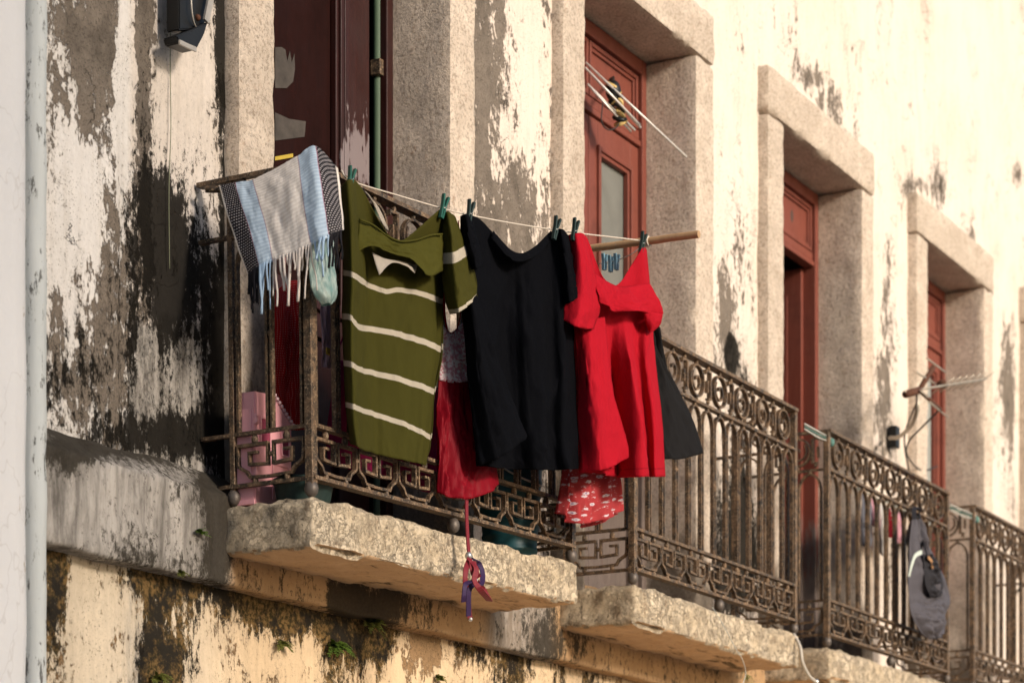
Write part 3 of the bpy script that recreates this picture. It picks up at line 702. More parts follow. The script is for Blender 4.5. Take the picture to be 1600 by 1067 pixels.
# ------------------------------------------------------------------ neighbour
nb = empty('white_building', (4.5, 0, 0), 'plain white limewashed neighbouring building at the left edge', 'building')
m = MB(); P = [[Vector((x, -.045+fb((x, 1, z), 3)*.006+(.02*sst(4.86, 4.92, x)+.05*sst(4.922, 4.931, x)), z)) for x in [-3, -1, 1, 2.5, 3.5]+[3.6+.05*k for k in range(26)]+[4.875, 4.90, 4.92, 4.927, 4.931]] for z in [0, 1, 2]+[2.05+.05*k for k in range(100)]+[8.4]]
o = m.grid(P); o = m.build('wall', M['white_wall'], nb, True); 
m = MB(); prof = [(4.943, .04), (4.944, -.012), (4.95, -.032), (4.975, -.036), (5.0, -.03), (5.008, -.012), (5.01, .03)]
m.grid([[Vector((x+fb((x, 2, z), 4)*.006, y+fb((x, 6, z), 8)*.004, z)) for x, y in prof] for z in [k*.06 for k in range(141)]]); m.build('edge_strip', M['strip'], nb, True)
for o in nb.children: o.data.transform(Matrix.Translation((-4.5-.112, -.085, 0)))
for o in house.children:
    o.data.transform(Matrix.Translation((-5.0, 0, 0)))
    for q in o.children: q.data.transform(Matrix.Translation((-5.0, 0, 0)))
opp = empty('added_shade_house', (-8.2, -10, 0), 'unseen house added across the street, behind the camera, to shade the left of the facade', 'building')  # out-of-view blocker, added only to dim the left of the facade
m = MB(); m.box(-14, 9.0, -8, 0, 0, 11); m.build('wall', M['white_wall'], opp)
m = MB(); A = [m.bm.verts.new(p) for p in ((-14.4, -8.4, 11), (9.4, -8.4, 11), (9.4, .4, 11), (-14.4, .4, 11))]; B = [m.bm.verts.new(p) for p in ((-14.4, -4, 13), (9.4, -4, 13))]
for f in ((A[0], A[1], B[1], B[0]), (A[2], A[3], B[0], B[1]), (A[1], A[2], B[1]), (A[3], A[0], B[0]), (A[3], A[2], A[1], A[0])): m.bm.faces.new(f)
m.build('roof', M['soil'], opp)
# ------------------------------------------------------------------ cloth
def cr(p0, p1, p2, p3, t):
    return .5*((2*p1)+(p2-p0)*t+(2*p0-5*p1+4*p2-p3)*t*t+(3*p1-p0-3*p2+p3)*t*t*t)
def spl(seq, n):
    k = len(seq); out = []
    for i in range(n+1):
        x = i/n*(k-1); j = min(int(x), k-2); t = x-j
        p1, p2 = seq[j], seq[j+1]; p0 = seq[j-1] if j > 0 else p1*2-p2; p3 = seq[j+2] if j+2 < k else p2*2-p1
        out.append(cr(p0, p1, p2, p3, t))
    return out
def panel(mb, rows, nu=40, nv=50, base=cp, off=0.0, fold=None, t0=0.0, seed=0, crease=.004, uv=None):
    """rows of (u, v, offset) control points -> smooth hanging cloth; t of the uv counts rows"""
    ctrl = [[base(p[0], p[1], off+(p[2] if len(p) > 2 else 0)) for p in row] for row in rows]
    A = [spl(row, nu) for row in ctrl]
    cols = [spl([A[r][c] for r in range(len(A))], nv) for c in range(nu+1)]
    nr = len(rows)-1; P = []; U = []
    nrm = LN
    for r in range(nv+1):
        pr = []; ur = []
        for c in range(nu+1):
            s, t = c/nu, r/nv; p = cols[c][r]
            d = fb((s*5+seed, t*1.6, seed*1.7), 1.3)*crease*2.2+fb((s*13+seed, t*4, 3+seed), 1)*crease*.7
            rg = 1-abs(fb((s*3.2+t*1.5+seed*3.1, t*1.1-s*.8, seed*.7), 1.0)); ed_ = min(1, 6*s*(1-s)+.15); d += rg**5*crease*2.6*ed_
            rg = 1-abs(fb((s*6-t*2.5+seed*1.3, t*2.2+s*1.2, 5+seed*.7), 1.0)); d += rg**6*crease*1.5*ed_
            if fold: d += fold(s, t)
            pr.append(p+nrm*d*min(1, .25+t*3)); ur.append((s, t0+t*nr) if uv is None else (lerp(uv[0], uv[1], s), lerp(uv[2], uv[3], t)))
        P.append(pr); U.append(ur)
    mb.grid(P, U); return P
def hang(name, label, cat, group='washing pegged out on the first balcony'): return empty(name, (0, 0, 0), label, cat, group)
# --- olive polo
def off(rows, offs): return [[(p[0], p[1], offs[r][c] if isinstance(offs[r], (list, tuple)) else offs[r]) for c, p in enumerate(row)] for r, row in enumerate(rows)]
ol = hang('polo_shirt', 'olive green polo shirt with thin cream stripes pegged on the line', 'shirt')
top = [(533, 292), (544, 281), (558, 285), (576, 315), (596, 352), (612, 372), (630, 375), (660, 351), (688, 327), (695, 336)]
r1 = [(534, 360), (547, 362), (561, 366), (580, 392), (600, 402), (617, 407), (637, 410), (662, 408), (685, 408), (693, 414)]
s1 = [(535, 426), (547, 430), (560, 438), (580, 448), (600, 456), (620, 453), (640, 456), (660, 461), (680, 467), (691, 471)]
s2 = [(535, 494), (546, 497), (558, 511), (577, 514), (600, 518), (620, 522), (640, 528), (660, 534), (678, 541), (689, 546)]
s3 = [(537, 567), (548, 570), (560, 578), (580, 582), (600, 587), (620, 592), (640, 598), (655, 603), (668, 608), (678, 612)]
s4 = [(540, 632), (550, 635), (562, 641), (580, 646), (600, 652), (618, 658), (636, 665), (650, 672), (662, 678), (672, 684)]
hm = [(546, 693), (556, 698), (568, 704), (585, 709), (602, 713), (618, 717), (634, 720), (647, 723), (657, 725), (667, 727)]
of0 = [.0, .04, .02, .01, .01, .02, .02, .01, .02, .0]; of1 = [-.01, .06, .015, -.05, -.045, -.03, -.03, -.03, -.02, -.03]; of2 = [-.02, .065, .02, -.05, -.045, -.035, -.025, -.02, -.015, -.04]
m = MB(); panel(m, off([top, r1, s1, s2, s3, s4, hm], [of0, of1, of2, of2, of2, of2, of2]), 60, 90, seed=1, t0=-1.0, crease=.0024); m.build('front', M['olive'], ol, True, .0016)
sh = lambda row, dx, dv=0: [(u+dx, v+dv) for u, v in row]
m = MB(); panel(m, off([sh(r1, 2, 6), sh(s1, 2), sh(s2, 2), sh(s3, 1), sh(s4, 1), sh(hm, -2, -6)], [[-.08, -.11, -.11, -.11, -.11, -.11, -.11, -.10, -.08, -.05]]*6), 40, 60, seed=2, t0=.05, crease=.005); m.build('back', M['olive'], ol, True, .0016)
c0 = [(562, 343), (583, 352), (604, 368), (625, 377), (650, 375), (672, 368), (691, 366)]; c1 = [(558, 370), (579, 368), (602, 380), (624, 390), (650, 393), (673, 398), (692, 396)]; c2 = [(555, 396), (577, 385), (598, 391), (622, 399), (648, 408), (669, 431), (691, 424)]
m = MB(); panel(m, off([c0, c1, c2], [[.02]*7, [.03, .034, .034, .034, .036, .038, .03], [.034, .048, .044, .044, .05, .06, .035]]), 40, 20, seed=3, crease=.003); m.build('collar', M['olive_plain'], ol, True, .0022)
m = MB(); V_ = [cp(u, v, .034) for u, v in c0]; m.sweep(spl(V_, 40), .0035, n=6); m.build('collar_seam', M['olive_plain'], ol, True)
m = MB(); panel(m, off([[(581, 394), (600, 404), (625, 408), (652, 414)], [(592, 430), (612, 411), (634, 416), (648, 427)]], [.015, .03]), 24, 10, seed=4, crease=.001); m.build('placket', M['beige'], ol, True, .002)
m = MB(); panel(m, off([[(562, 290), (570, 300)], [(582, 318), (592, 326)], [(598, 352), (607, 362)]], [.0, -.005, -.005]), 6, 16, seed=14, crease=.002); m.build('neck_tape', M['beige'], ol, True, .002)
sv = [[(690, 336), (699, 331), (711, 338)], [(692, 380), (707, 378), (723, 370)], [(692, 432), (713, 430), (737, 414)], [(697, 468), (717, 466), (744, 448)], [(704, 491), (719, 487), (744, 464)]]
so_ = [[.0, .04, .02], [.01, .065, .03], [.015, .075, .035], [.02, .08, .04], [.02, .08, .04]]
def sleeve_uv(m, rows, offs, base_off, seed):
    panel(m, off(rows, offs), 20, 40, seed=seed, t0=0, crease=.003, off=base_off, uv=(0, 1, .38, 2.08))
m = MB(); sleeve_uv(m, sv, so_, 0, 5); panel(m, off(sv, [[.0, -.02, .02], [.01, -.03, .03], [.015, -.04, .035], [.02, -.045, .04], [.02, -.045, .04]]), 20, 40, seed=6, crease=.003, uv=(0, 1, .38, 1.85)); m.build('sleeve', M['olive'], ol, True, .0018)
# --- black tee
bk = hang('black_shirt', 'black t-shirt pegged on the line between the olive polo and the red top', 'shirt')
def even(l, r, n, sag=0): return [(lerp(l[0], r[0], k/(n-1)), lerp(l[1], r[1], k/(n-1))+sag*math.sin(PI*k/(n-1))) for k in range(n)]
top = [(722, 339), (734, 336), (748, 342), (768, 362), (795, 391), (815, 398), (838, 384), (860, 363), (876, 358), (887, 367)]
rows = [top, even((721, 440), (894, 446), 10), even((724, 520), (895, 520), 10, 4), even((734, 620), (898, 610), 10, 4), even((741, 690), (900, 690), 10, 4), even((745, 728), (902, 733), 10, 4)]
ofs = [[.0, .03, .01, .0, .01, .02, .01, .0, .02, .0], [-.02, .03, .0, -.03, -.03, .0, .02, .01, .03, -.02], [-.03, .03, .0, -.04, -.02, .02, .03, .0, .03, -.03]]
m = MB(); panel(m, off(rows, [ofs[0], ofs[1], ofs[2], ofs[2], ofs[2], ofs[2]]), 60, 80, seed=11, crease=.006); m.build('front', M['black'], bk, True, .0018)
m = MB(); panel(m, off([even((724, 450), (892, 450), 6)]+[even((726, 540), (894, 540), 6), even((738, 640), (897, 640), 6), even((752, 718), (898, 728), 6)], [[-.04, -.09, -.10, -.10, -.09, -.04]]*4), 30, 40, seed=12, crease=.006); m.build('back', M['black'], bk, True, .0018)
m = MB(); panel(m, off([[(723, 470), (735, 462), (748, 462)], [(727, 560), (752, 562), (781, 575)], [(735, 640), (770, 642), (807, 640)], [(745, 729), (785, 712), (824, 682)]], [[.0, .05, .035], [.01, .07, .05], [.01, .085, .055], [.01, .09, .06]]), 24, 50, seed=13, crease=.004); m.build('folded_side', M['black'], bk, True, .0018)
m = MB(); panel(m, off([[(866, 362), (877, 358), (888, 368)], [(872, 420), (886, 418), (898, 420)], [(877, 476), (892, 472), (906, 460)]], [[.0, .05, .02], [.02, .075, .03], [.03, .085, .04]]), 14, 30, seed=14, crease=.003); m.build('sleeve', M['black'], bk, True, .0018)
m = MB(); panel(m, off([[(719, 338), (727, 335), (737, 339)], [(721, 380), (734, 378), (747, 379)], [(734, 422), (744, 420), (755, 415)]], [[.0, .05, .03], [.02, .07, .04], [.03, .08, .05]]), 14, 30, seed=15, crease=.003); m.build('sleeve', M['black'], bk, True, .0018)
m = MB(); V_ = [cp(u, v, .012) for u, v in [(768, 362), (795, 391), (815, 398), (838, 384), (860, 363)]]; panel(m, off([[(770, 361), (795, 388), (815, 396), (838, 383), (860, 361)], [(768, 372), (793, 402), (815, 409), (840, 397), (864, 372)]], [[.01, .02, .03, .02, .01], [.02, .035, .045, .035, .02]]), 30, 6, seed=16, crease=.002); m.build('neckband', M['black'], bk, True, .0018)
# --- red top
rd = hang('red_blouse', 'bright red top with a flapping frilled neckline pegged beside the wooden pole', 'shirt')
top = [(886, 368), (900, 364), (914, 368), (925, 392), (939, 428), (955, 446), (969, 441), (986, 415), (1003, 388), (1010, 390)]
rows = [top, [(893, 470), (906, 470), (920, 470), (934, 474), (948, 478), (962, 482), (978, 484), (996, 486), (1010, 488), (1019, 490)], even((898, 560), (1023, 556), 10), even((902, 650), (1034, 646), 10), even((906, 737), (1041, 744), 10, 5)]
ofs = [[.0, .03, .01, .0, .0, .01, .0, .0, .02, .0], [-.03, .0, -.02, -.02, -.02, -.02, -.02, -.02, .0, -.03], [-.04, .0, .025, -.02, -.035, .0, .03, -.01, .015, -.03], [-.05, -.01, .02, -.02, -.045, .01, .045, -.015, .02, -.03], [-.06, -.02, .01, -.03, -.05, .01, .05, -.02, .02, -.03]]
m = MB(); panel(m, off(rows, ofs), 70, 90, seed=21, crease=.003, fold=lambda s, t: .022*sst(.28, .6, t)*(math.exp(-((s-.56-.22*(t-.3))/.055)**2)+.8*math.exp(-((s-.42+.30*(t-.3))/.05)**2)-.8*math.exp(-((s-.49)/.05)**2))); m.build('front', M['red'], rd, True, .0016)
m = MB(); panel(m, off([even((900, 480), (1016, 490), 6), even((904, 600), (1026, 600), 6), even((912, 728), (1034, 738), 6)], [[-.05, -.11, -.12, -.12, -.11, -.05], [-.06, -.12, -.13, -.13, -.12, -.05], [-.06, -.13, -.14, -.14, -.13, -.05]]), 30, 40, seed=22, crease=.006); m.build('back', M['red'], rd, True, .0016)
m = MB(); panel(m, off([[(896, 500), (918, 500), (945, 495)], [(901, 590), (926, 596), (957, 600)], [(903, 670), (935, 676), (973, 664)], [(906, 739), (945, 733), (983, 714)]], [[-.02, .025, .02], [-.02, .045, .035], [-.02, .06, .045], [-.02, .07, .05]]), 24, 50, seed=23, crease=.004); m.build('folded_side', M['red'], rd, True, .0016)
m = MB(); panel(m, off([[(930, 427), (948, 440), (968, 448), (990, 446), (1014, 442)], [(931, 452), (950, 464), (970, 470), (996, 470), (1027, 466)], [(937, 473), (955, 485), (975, 487), (1003, 487), (1035, 491)]], [[.015, .02, .02, .02, .015], [.045, .05, .06, .05, .04], [.05, .058, .064, .058, .04]]), 44, 20, seed=24, crease=.003, fold=lambda s, t: .012*t*math.sin(s*13)); m.build('frill', M['red'], rd, True, .002)
m = MB(); panel(m, off([[(1004, 484), (1020, 488), (1035, 490)], [(1008, 500), (1020, 504), (1031, 507)], [(1013, 517), (1016, 519), (1020, 518)]], [[.04, .05, .045], [.03, .045, .035], [.02, .03, .02]]), 12, 12, seed=25, crease=.002); m.build('frill_corner', M['red'], rd, True, .002)
m = MB(); panel(m, off([[(888, 368), (901, 365), (914, 370)], [(889, 430), (909, 430), (929, 432)], [(882, 476), (910, 478), (938, 476)], [(879, 500), (900, 512), (926, 515)]], [[.0, .05, .02], [.02, .075, .03], [.03, .085, .035], [.03, .085, .04]]), 20, 36, seed=26, crease=.003); m.build('sleeve', M['red'], rd, True, .002)
# --- dark garment behind the red one
dk = hang('charcoal_shirt', 'charcoal garment swinging out behind the right side of the red top', 'shirt')
m = MB(); panel(m, [[(1000, 400, -.05), (1008, 398, -.04), (1012, 402, -.04)], [(1000, 520, -.08), (1012, 522, -.05), (1022, 524, -.05)], [(1005, 600, -.10), (1030, 600, -.06), (1053, 594, -.06)], [(1012, 665, -.10), (1045, 668, -.06), (1082, 655, -.06)], [(1020, 716, -.10), (1058, 718, -.06), (1098, 708, -.06)]], 26, 60, seed=31, crease=.005)
panel(m, [[(1000, 420, -.09), (1006, 420, -.09), (1010, 424, -.06)], [(1004, 600, -.13), (1026, 600, -.11), (1050, 596, -.07)], [(1018, 708, -.14), (1055, 710, -.12), (1094, 702, -.07)]], 20, 40, seed=32, crease=.005); m.build('body', M['charcoal'], dk, True, .0018)
# --- red slip with lace top
sp = hang('red_slip', 'red satin slip with white lace top hanging between the polo and black shirt', 'nightdress')
m = MB(); panel(m, [[(690, 505, -.10), (703, 520, -.09), (722, 505, -.09), (738, 500, -.10)], [(688, 550, -.10), (705, 552, -.08), (725, 550, -.08), (742, 550, -.1)], [(685, 594, -.10), (705, 598, -.08), (725, 597, -.08), (744, 594, -.1)]], 24, 24, seed=41, crease=.003); m.build('lace_top', M['lace'], sp, True, .0018)
m = MB(); panel(m, [[(685, 592, -.10), (700, 594, -.085), (718, 595, -.08), (734, 594, -.09), (748, 592, -.1)], [(682, 680, -.11), (702, 682, -.08), (724, 682, -.07), (746, 680, -.08), (766, 676, -.1)], [(681, 770, -.11), (702, 777, -.07), (728, 780, -.06), (756, 772, -.07), (783, 756, -.1)]], 50, 60, seed=42, crease=.005, fold=lambda s, t: .010*t*math.sin(s*17+1)); m.build('skirt', M['deepred'], sp, True, .0015)
m = MB(); panel(m, [[(687, 600, -.12), (715, 600, -.16), (745, 596, -.12)], [(684, 680, -.13), (725, 680, -.18), (764, 674, -.12)], [(684, 764, -.13), (730, 768, -.19), (779, 750, -.12)]], 30, 40, seed=43, crease=.005); m.build('skirt_back', M['deepred'], sp, True, .0015)
m = MB()
m.sweep(spl([cp(692, 352, -.02), cp(693, 430, -.08), cp(694, 480, -.095), cp(698, 512, -.095), cp(704, 521, -.088), cp(713, 515, -.088), cp(720, 490, -.09), cp(724, 440, -.07), cp(716, 345, -.02)], 60), .0035, .0015, n=6); m.build('strap', M['deepred'], sp, True)
# --- floral dress
fl = hang('floral_dress', 'coral red dress with small white flowers showing below the black and red tops', 'dress')
m = MB(); panel(m, [[(888, 470, -.14), (902, 472, -.12), (930, 474, -.12), (955, 474, -.14)], [(890, 560, -.15), (905, 562, -.12), (935, 562, -.12), (962, 560, -.15)], [(886, 660, -.16), (905, 662, -.12), (938, 662, -.12), (966, 660, -.16)], [(878, 740, -.17), (900, 742, -.12), (940, 742, -.12), (969, 740, -.17)], [(866, 802, -.18), (900, 818, -.12), (940, 812, -.12), (974, 798, -.18)]], 56, 80, seed=51, crease=.005, fold=lambda s, t: .016*t*math.sin(s*19), uv=(0, 1, 0, 3)); m.build('front', M['floral'], fl, True, .0015)
m = MB(); panel(m, [[(890, 480, -.16), (915, 480, -.19), (950, 480, -.16)], [(888, 660, -.18), (925, 664, -.22), (962, 660, -.18)], [(880, 800, -.19), (910, 824, -.23), (968, 803, -.19)]], 40, 60, seed=52, crease=.005, fold=lambda s, t: .016*t*math.sin(s*16+2), uv=(0, 1, 0, 3)); m.build('back', M['floral'], fl, True, .0015)
# --- towel over the corner of the railing
tw = empty('striped_towel', (0, 0, 0), 'woven towel with black, light blue and cream bands draped over the railing corner', 'towel')
def tp(u, v, x=None, y=None): return pX(u, v, x) if x is not None else pY(u, v, y)
trow = [[tp(342, 290, 5.705), tp(368, 285, 5.702), tp(395, 280, 5.700), tp(430, 263, 5.702), tp(465, 243, 5.710), tp(493, 228, 5.725), tp(527, 262, None, -0.515)],
        [tp(352, 325, 5.660), tp(377, 318, 5.652), tp(403, 311, 5.650), tp(438, 296, 5.650), tp(470, 278, 5.660), tp(498, 263, 5.675), tp(531, 292, None, -0.525)],
        [tp(369, 380, 5.610), tp(393, 368, 5.600), tp(417, 360, 5.605), tp(447, 346, 5.595), tp(477, 330, 5.610), tp(506, 316, 5.625), tp(535, 326, None, -0.535)],
        [tp(386, 431, 5.570), tp(407, 419, 5.555), tp(428, 409, 5.565), tp(456, 396, 5.550), tp(486, 383, 5.565), tp(514, 371, 5.580), tp(538, 360, None, -0.540)]]
def towel_surface(ctrl, nu, nv, flip=False):
    A = [spl(r, nu) for r in ctrl]; cols = [spl([A[r][c] for r in range(len(A))], nv) for c in range(nu+1)]
    P, U = [], []
    for r in range(nv+1):
        P.append([cols[c][r]+Vector((-1, -.25, 0))*(fb((c/nu*4, r/nv*1.2, 9), 1.4)*.010*(.3+r/nv)+fb((c/nu*14, r/nv*5, 2), 1)*.003) for c in range(nu+1)])
        U.append([(c/nu if nu else 0, r/nv) for c in range(nu+1)])
    # uv x from real columns (control columns are not evenly spaced in stripe width)
    S = [0, .165, .33, .52, .71, .855, 1.0]
    for r in range(nv+1):
        for c in range(nu+1):
            x = c/nu*6; j = min(5, int(x)); U[r][c] = (lerp(S[j], S[j+1], x-j), r/nv)
    return P, U
m = MB(); P, U = towel_surface(trow, 72, 50); m.grid(P, U)
edge = P[-1]; crest = P[0]
back = [[crest[c].copy() for c in range(73)]]
for r in range(1, 15):
    a = r/14; back.append([crest[c]+Vector((.055*math.sin(min(1, a*3)*PI/2)+.01*a, .02*a+(.03*math.sin(min(1, a*3)*PI/2) if c > 60 else 0), .012*math.sin(min(1, a*3)*PI)-.13*a)) for c in range(73)])
m.grid(back, [[(U[0][c][0], r/14*.4) for c in range(73)] for r in range(15)])
m.build('cloth', M['towel'], tw, True, .004, doubles=.0005)
def fringe(i0, i1, mat, n, l0, l1, seed):
    rnd = random.Random(seed); f = MB()
    for k in range(n):
        p = edge[int(lerp(i0, i1, (k+rnd.random()*.6)/n))]; L_ = rnd.uniform(l0, l1); dx = rnd.uniform(-.012, .012); dy = rnd.uniform(-.015, .015)
        pts = [p+Vector((-.002, 0, .006)), p+Vector((dx*.3-.004, dy*.3, -L_*.35)), p+Vector((dx+rnd.uniform(-.004, .004), dy*.8, -L_*.7)), p+Vector((dx*1.2, dy, -L_))]
        f.sweep(spl(pts, 8), rnd.uniform(.0026, .0052), n=5, taper=lambda t: 1-.3*t+.5*max(0, t-.7))
    f.build('fringe', mat, tw, True)
fringe(1, 12, M['yarn_black'], 13, .06, .12, 1); fringe(12, 24, M['yarn_blue'], 5, .06, .15, 2); fringe(25, 50, M['yarn_white'], 13, .04, .16, 3); fringe(51, 61, M['yarn_blue'], 5, .05, .12, 4); fringe(62, 71, M['yarn_black'], 9, .04, .11, 5)
# --- plastic bag hung behind the towel
pb = empty('plastic_bag', (0, 0, 0), 'pale aqua plastic bag hanging below the towel', 'bag')
m = MB(); c = pY(505, 380, -.50)
for side in (1, -1):
    rows = []
    for k, (v, l, r) in enumerate(((352, 496, 512), (375, 488, 520), (400, 485, 523), (425, 484, 524), (450, 487, 526), (466, 495, 524), (476, 504, 518))):
        rows.append([pY(lerp(l, r, q/12), v, -.50)+Vector((-.6, -1, 0)).normalized()*side*(.035*math.sin(PI*q/12)*min(1, .35+k*.16)*(1 if k < 6 else .5)+fb((q*.5, k*.25, side), 1.2)*.008) for q in range(13)])
    A = [spl(r_, 24) for r_ in rows]; cols = [spl([A[r_][q] for r_ in range(7)], 36) for q in range(25)]
    m.grid([[cols[q][r_]+Vector((0, 1, 0))*fb((q*.35, r_*.12, 4*side), 1.5)*.005 for q in range(25)] for r_ in range(37)])
m.build('bag_film', M['film'], pb, True, .0006)
m = MB(); m.sweep(spl([pY(500, 356, -.49), pY(503, 320, -.41), pY(509, 290, -.39), pY(513, 320, -.40), pY(511, 356, -.48)], 30), .006, .0015, n=6); m.build('handle_loop', M['film'], pb, True)
# ------------------------------------------------------------------ line, pole, pegs
m = MB(); V_ = [cp(*p) for p in ((533, 266, .0), (549, 283, .012), (620, 305, .004), (695, 327, .012), (733, 336, .012), (800, 349, .004), (870, 360, .012), (898, 364, .012), (960, 371, .0), (1009, 377, 0))]
m.sweep(spl(V_, 90), .0028, n=6); tag(m.build('clothes_line', M['cord'], None, True), 'thin cream washing line strung from the railing corner to the wooden pole', 'clothes line')
PX = 7.42
po = empty('wooden_pole', (0, 0, 0), 'bare round wooden pole sticking out past the red top', 'pole')
m = MB(); a = pX(1092, 366, PX); b = pX(905, 391, PX); b2 = b+(b-a)*.9
m.sweep([lerp(a, b2, k/16)+Vector((fb((k*.5, 0, 1), 1)*.002, 0, fb((k*.5, 4, 0), 1)*.003)) for k in range(17)], .0135, n=14); m.build('pole', M['pole'], po, True, angle=50)
m = MB(); kc = pX(1011, 377.5, PX); ax_ = (a-b).normalized()
for k in range(3):
    cc = kc+ax_*(k-1)*.007; m.sweep([cc+Vector((math.cos(2*PI*q/14)*.0165, 0, math.sin(2*PI*q/14)*.0165)) for q in range(14)], .0032, n=6, closed=True)
m.build('lashing', M['cord'], po, True)
def peg(name, label, top_, bot, mat, grp='plastic clothes pegs on the washing line', wdt=.0058):
    top_, bot = Vector(top_), Vector(bot); r = empty(name, tuple(bot), label, 'clothes peg', grp)
    ax = (top_-bot); L_ = ax.length; ax.normalize(); sd = ax.cross(LN).normalized()
    for sg in (-1, 1):
        m = MB(); pts = [Vector((0, 0, 0))+sd*sg*.0035, ax*L_*.35+sd*sg*.0055, ax*L_*.55+sd*sg*.0055, ax*L_+sd*sg*.0115]
        m.sweep(pts, .0034, wdt, square=True, up=LN); m.build('jaw', mat, r)
    m = MB(); m.sweep([ax*L_*.5+LN*(k-4)*.0018+(sd*math.cos(k*1.6)+ax*math.sin(k*1.6))*.0055 for k in range(9)], .0012, n=5); m.build('spring', M['steel'], r, True)
peg('clothes_peg', 'dark green clothes peg on the left shoulder of the olive polo', cp(551, 262, .03), cp(545, 296, .03), M['peg_green'])
peg('clothes_peg', 'bright green clothes peg on the right shoulder of the olive polo', cp(697, 306, .03), cp(689, 341, .03), M['peg_green'])
peg('clothes_peg', 'blackish clothes peg on the left shoulder of the black shirt', cp(737, 314, .04), cp(731, 351, .04), M['peg_dark'])
peg('clothes_peg', 'blackish clothes peg on the right shoulder of the black shirt', cp(872, 340, .04), cp(865, 374, .04), M['peg_dark'])
peg('clothes_peg', 'blackish clothes peg on the left shoulder of the red top', cp(901, 343, .04), cp(895, 376, .04), M['peg_dark'])
peg('clothes_peg', 'dark clothes peg at the lashing where the red top meets the pole', cp(1007, 364, .015), cp(1001, 394, .015), M['peg_dark'])
m = MB(); m.sweep(spl([pX(935, 412, 7.39), pX(955, 410, 7.39), pX(985, 398, 7.39), pX(1001, 386, 7.40)], 20), .0018, n=5); tag(m.build('peg_wire', M['steel'], None, True), 'thin wire with spare blue pegs behind the red neckline', 'wire')
for k, (u, v, lb) in enumerate(((944, 408, 'spare light blue peg clipped on the wire, leftmost behind the red neckline'), (954, 411, 'spare light blue peg clipped on the wire, middle one behind the red neckline'), (963, 408, 'spare light blue peg clipped on the wire, rightmost behind the red neckline'))):
    peg('clothes_peg', lb, pX(u+1, v-11, 7.39), pX(u, v+14, 7.39), M['peg_blue'], 'spare blue pegs')
# ------------------------------------------------------------------ things on balcony one
def yp(y0): return lambda u, v, o=0.0: pY(u, v, y0-o)
dd = empty('dotted_dress', (0, 0, 0), 'red dress with tiny pale dots hanging inside the left end of the railing', 'dress')
m = MB(); panel(m, [[(430, 455, .0), (450, 440, .0), (470, 440, 0), (484, 452, 0)], [(427, 520, .01), (452, 520, .03), (470, 520, .02), (486, 520, .0)], [(427, 600, 0), (450, 602, .03), (470, 602, .02), (488, 600, 0)], [(436, 668, 0), (452, 672, .03), (470, 672, .02), (488, 668, 0)]], 30, 50, base=yp(-.10), seed=61, crease=.005, fold=lambda s, t: .008*math.sin(s*15), uv=(0, 1, 0, 1)); m.build('cloth', M['dots'], dd, True, .0016)
m = MB(); m.sweep(spl([pY(440, 456, -.10), pY(452, 350, -.10), pY(460, 300, -.10), pY(468, 350, -.10), pY(478, 452, -.10)], 30), .003, n=6); m.build('strap', M['dots'], dd, True)
lc = empty('lilac_shirt', (0, 0, 0), 'pale lilac garment with orange trim hanging just behind the railing corner post', 'shirt')
m = MB(); panel(m, [[(500, 440), (510, 438), (520, 440)], [(502, 520), (511, 520), (520, 520)], [(503, 574), (511, 576), (519, 574)]], 16, 30, base=yp(-.24), seed=62, crease=.004); m.build('cloth', M['lilac'], lc, True, .0016)
m = MB(); m.box(-.010, .010, -.004, .002, -.012, .012, .003); m.bm.transform(Matrix.Translation(pY(512, 549, -.27))); m.build('trim', M['tape'], lc)
m = MB(); m.sweep([pY(510, 440, -.24), pY(510, 380, -.24), pY(512, 300, -.25)], .003, n=6); m.build('loop', M['lilac'], lc, True)
mg = empty('magenta_cloth', (0, 0, 0), 'dark magenta cloth hanging low inside the railing behind the olive polo', 'cloth')
m = MB(); panel(m, [[(520, 560), (560, 572), (610, 585), (660, 600), (710, 612)], [(516, 640), (560, 655), (610, 668), (660, 685), (712, 700)], [(512, 722), (558, 735), (608, 748), (652, 765), (700, 780)]], 44, 40, base=yp(-.17), seed=63, crease=.008, fold=lambda s, t: .012*math.sin(s*22)); m.build('cloth', M['magenta'], mg, True, .0018)
m = MB(); m.sweep(spl([pY(522, 562, -.17), pY(600, 400, -.18), pY(708, 612, -.17)], 20), .003, n=6); m.build('hanging_cord', M['magenta'], mg, True)
# toy house
th = empty('toy_house', (5.858, -.157, 2.957), 'pink plastic toy house standing on the slab behind the left end of the railing', 'toy')
prof_ = [(-.10, .0), (.10, .0), (.10, .285), (-.005, .36), (-.10, .352)]
def prism(pr, y0, y1, mat, nme, par, bev=.004):
    m = MB(); A = [m.bm.verts.new((x, y0, z)) for x, z in pr]; B = [m.bm.verts.new((x, y1, z)) for x, z in pr]; n_ = len(A)
    m.bm.faces.new(A); m.bm.faces.new(B[::-1])
    for k in range(n_): m.bm.faces.new((A[(k+1) % n_], A[k], B[k], B[(k+1) % n_]))
    bmesh.ops.recalc_face_normals(m.bm, faces=m.bm.faces)
    if bev: bmesh.ops.bevel(m.bm, geom=list(m.bm.edges), offset=bev, segments=2, affect='EDGES')
    return m.build(nme, mat, par)
prism(prof_, -.042, .042, M['toy'], 'shell', th)
m = MB()
for k in range(9):
    t_ = (k+.5)/9; x = lerp(.112, -.002, t_); z = lerp(.280, .364, t_); m.box(x-.0052, x+.0052, -.048, .046, z-.004, z+.006, .002)
m.build('roof', M['toy_roof'], th)
m = MB(); m.box(-.1045, -.0995, -.044, .040, .0, .016, .002); m.box(-.1035, -.0995, -.030, .028, .06, .30, .002); m.build('side_panel', M['toy'], th)
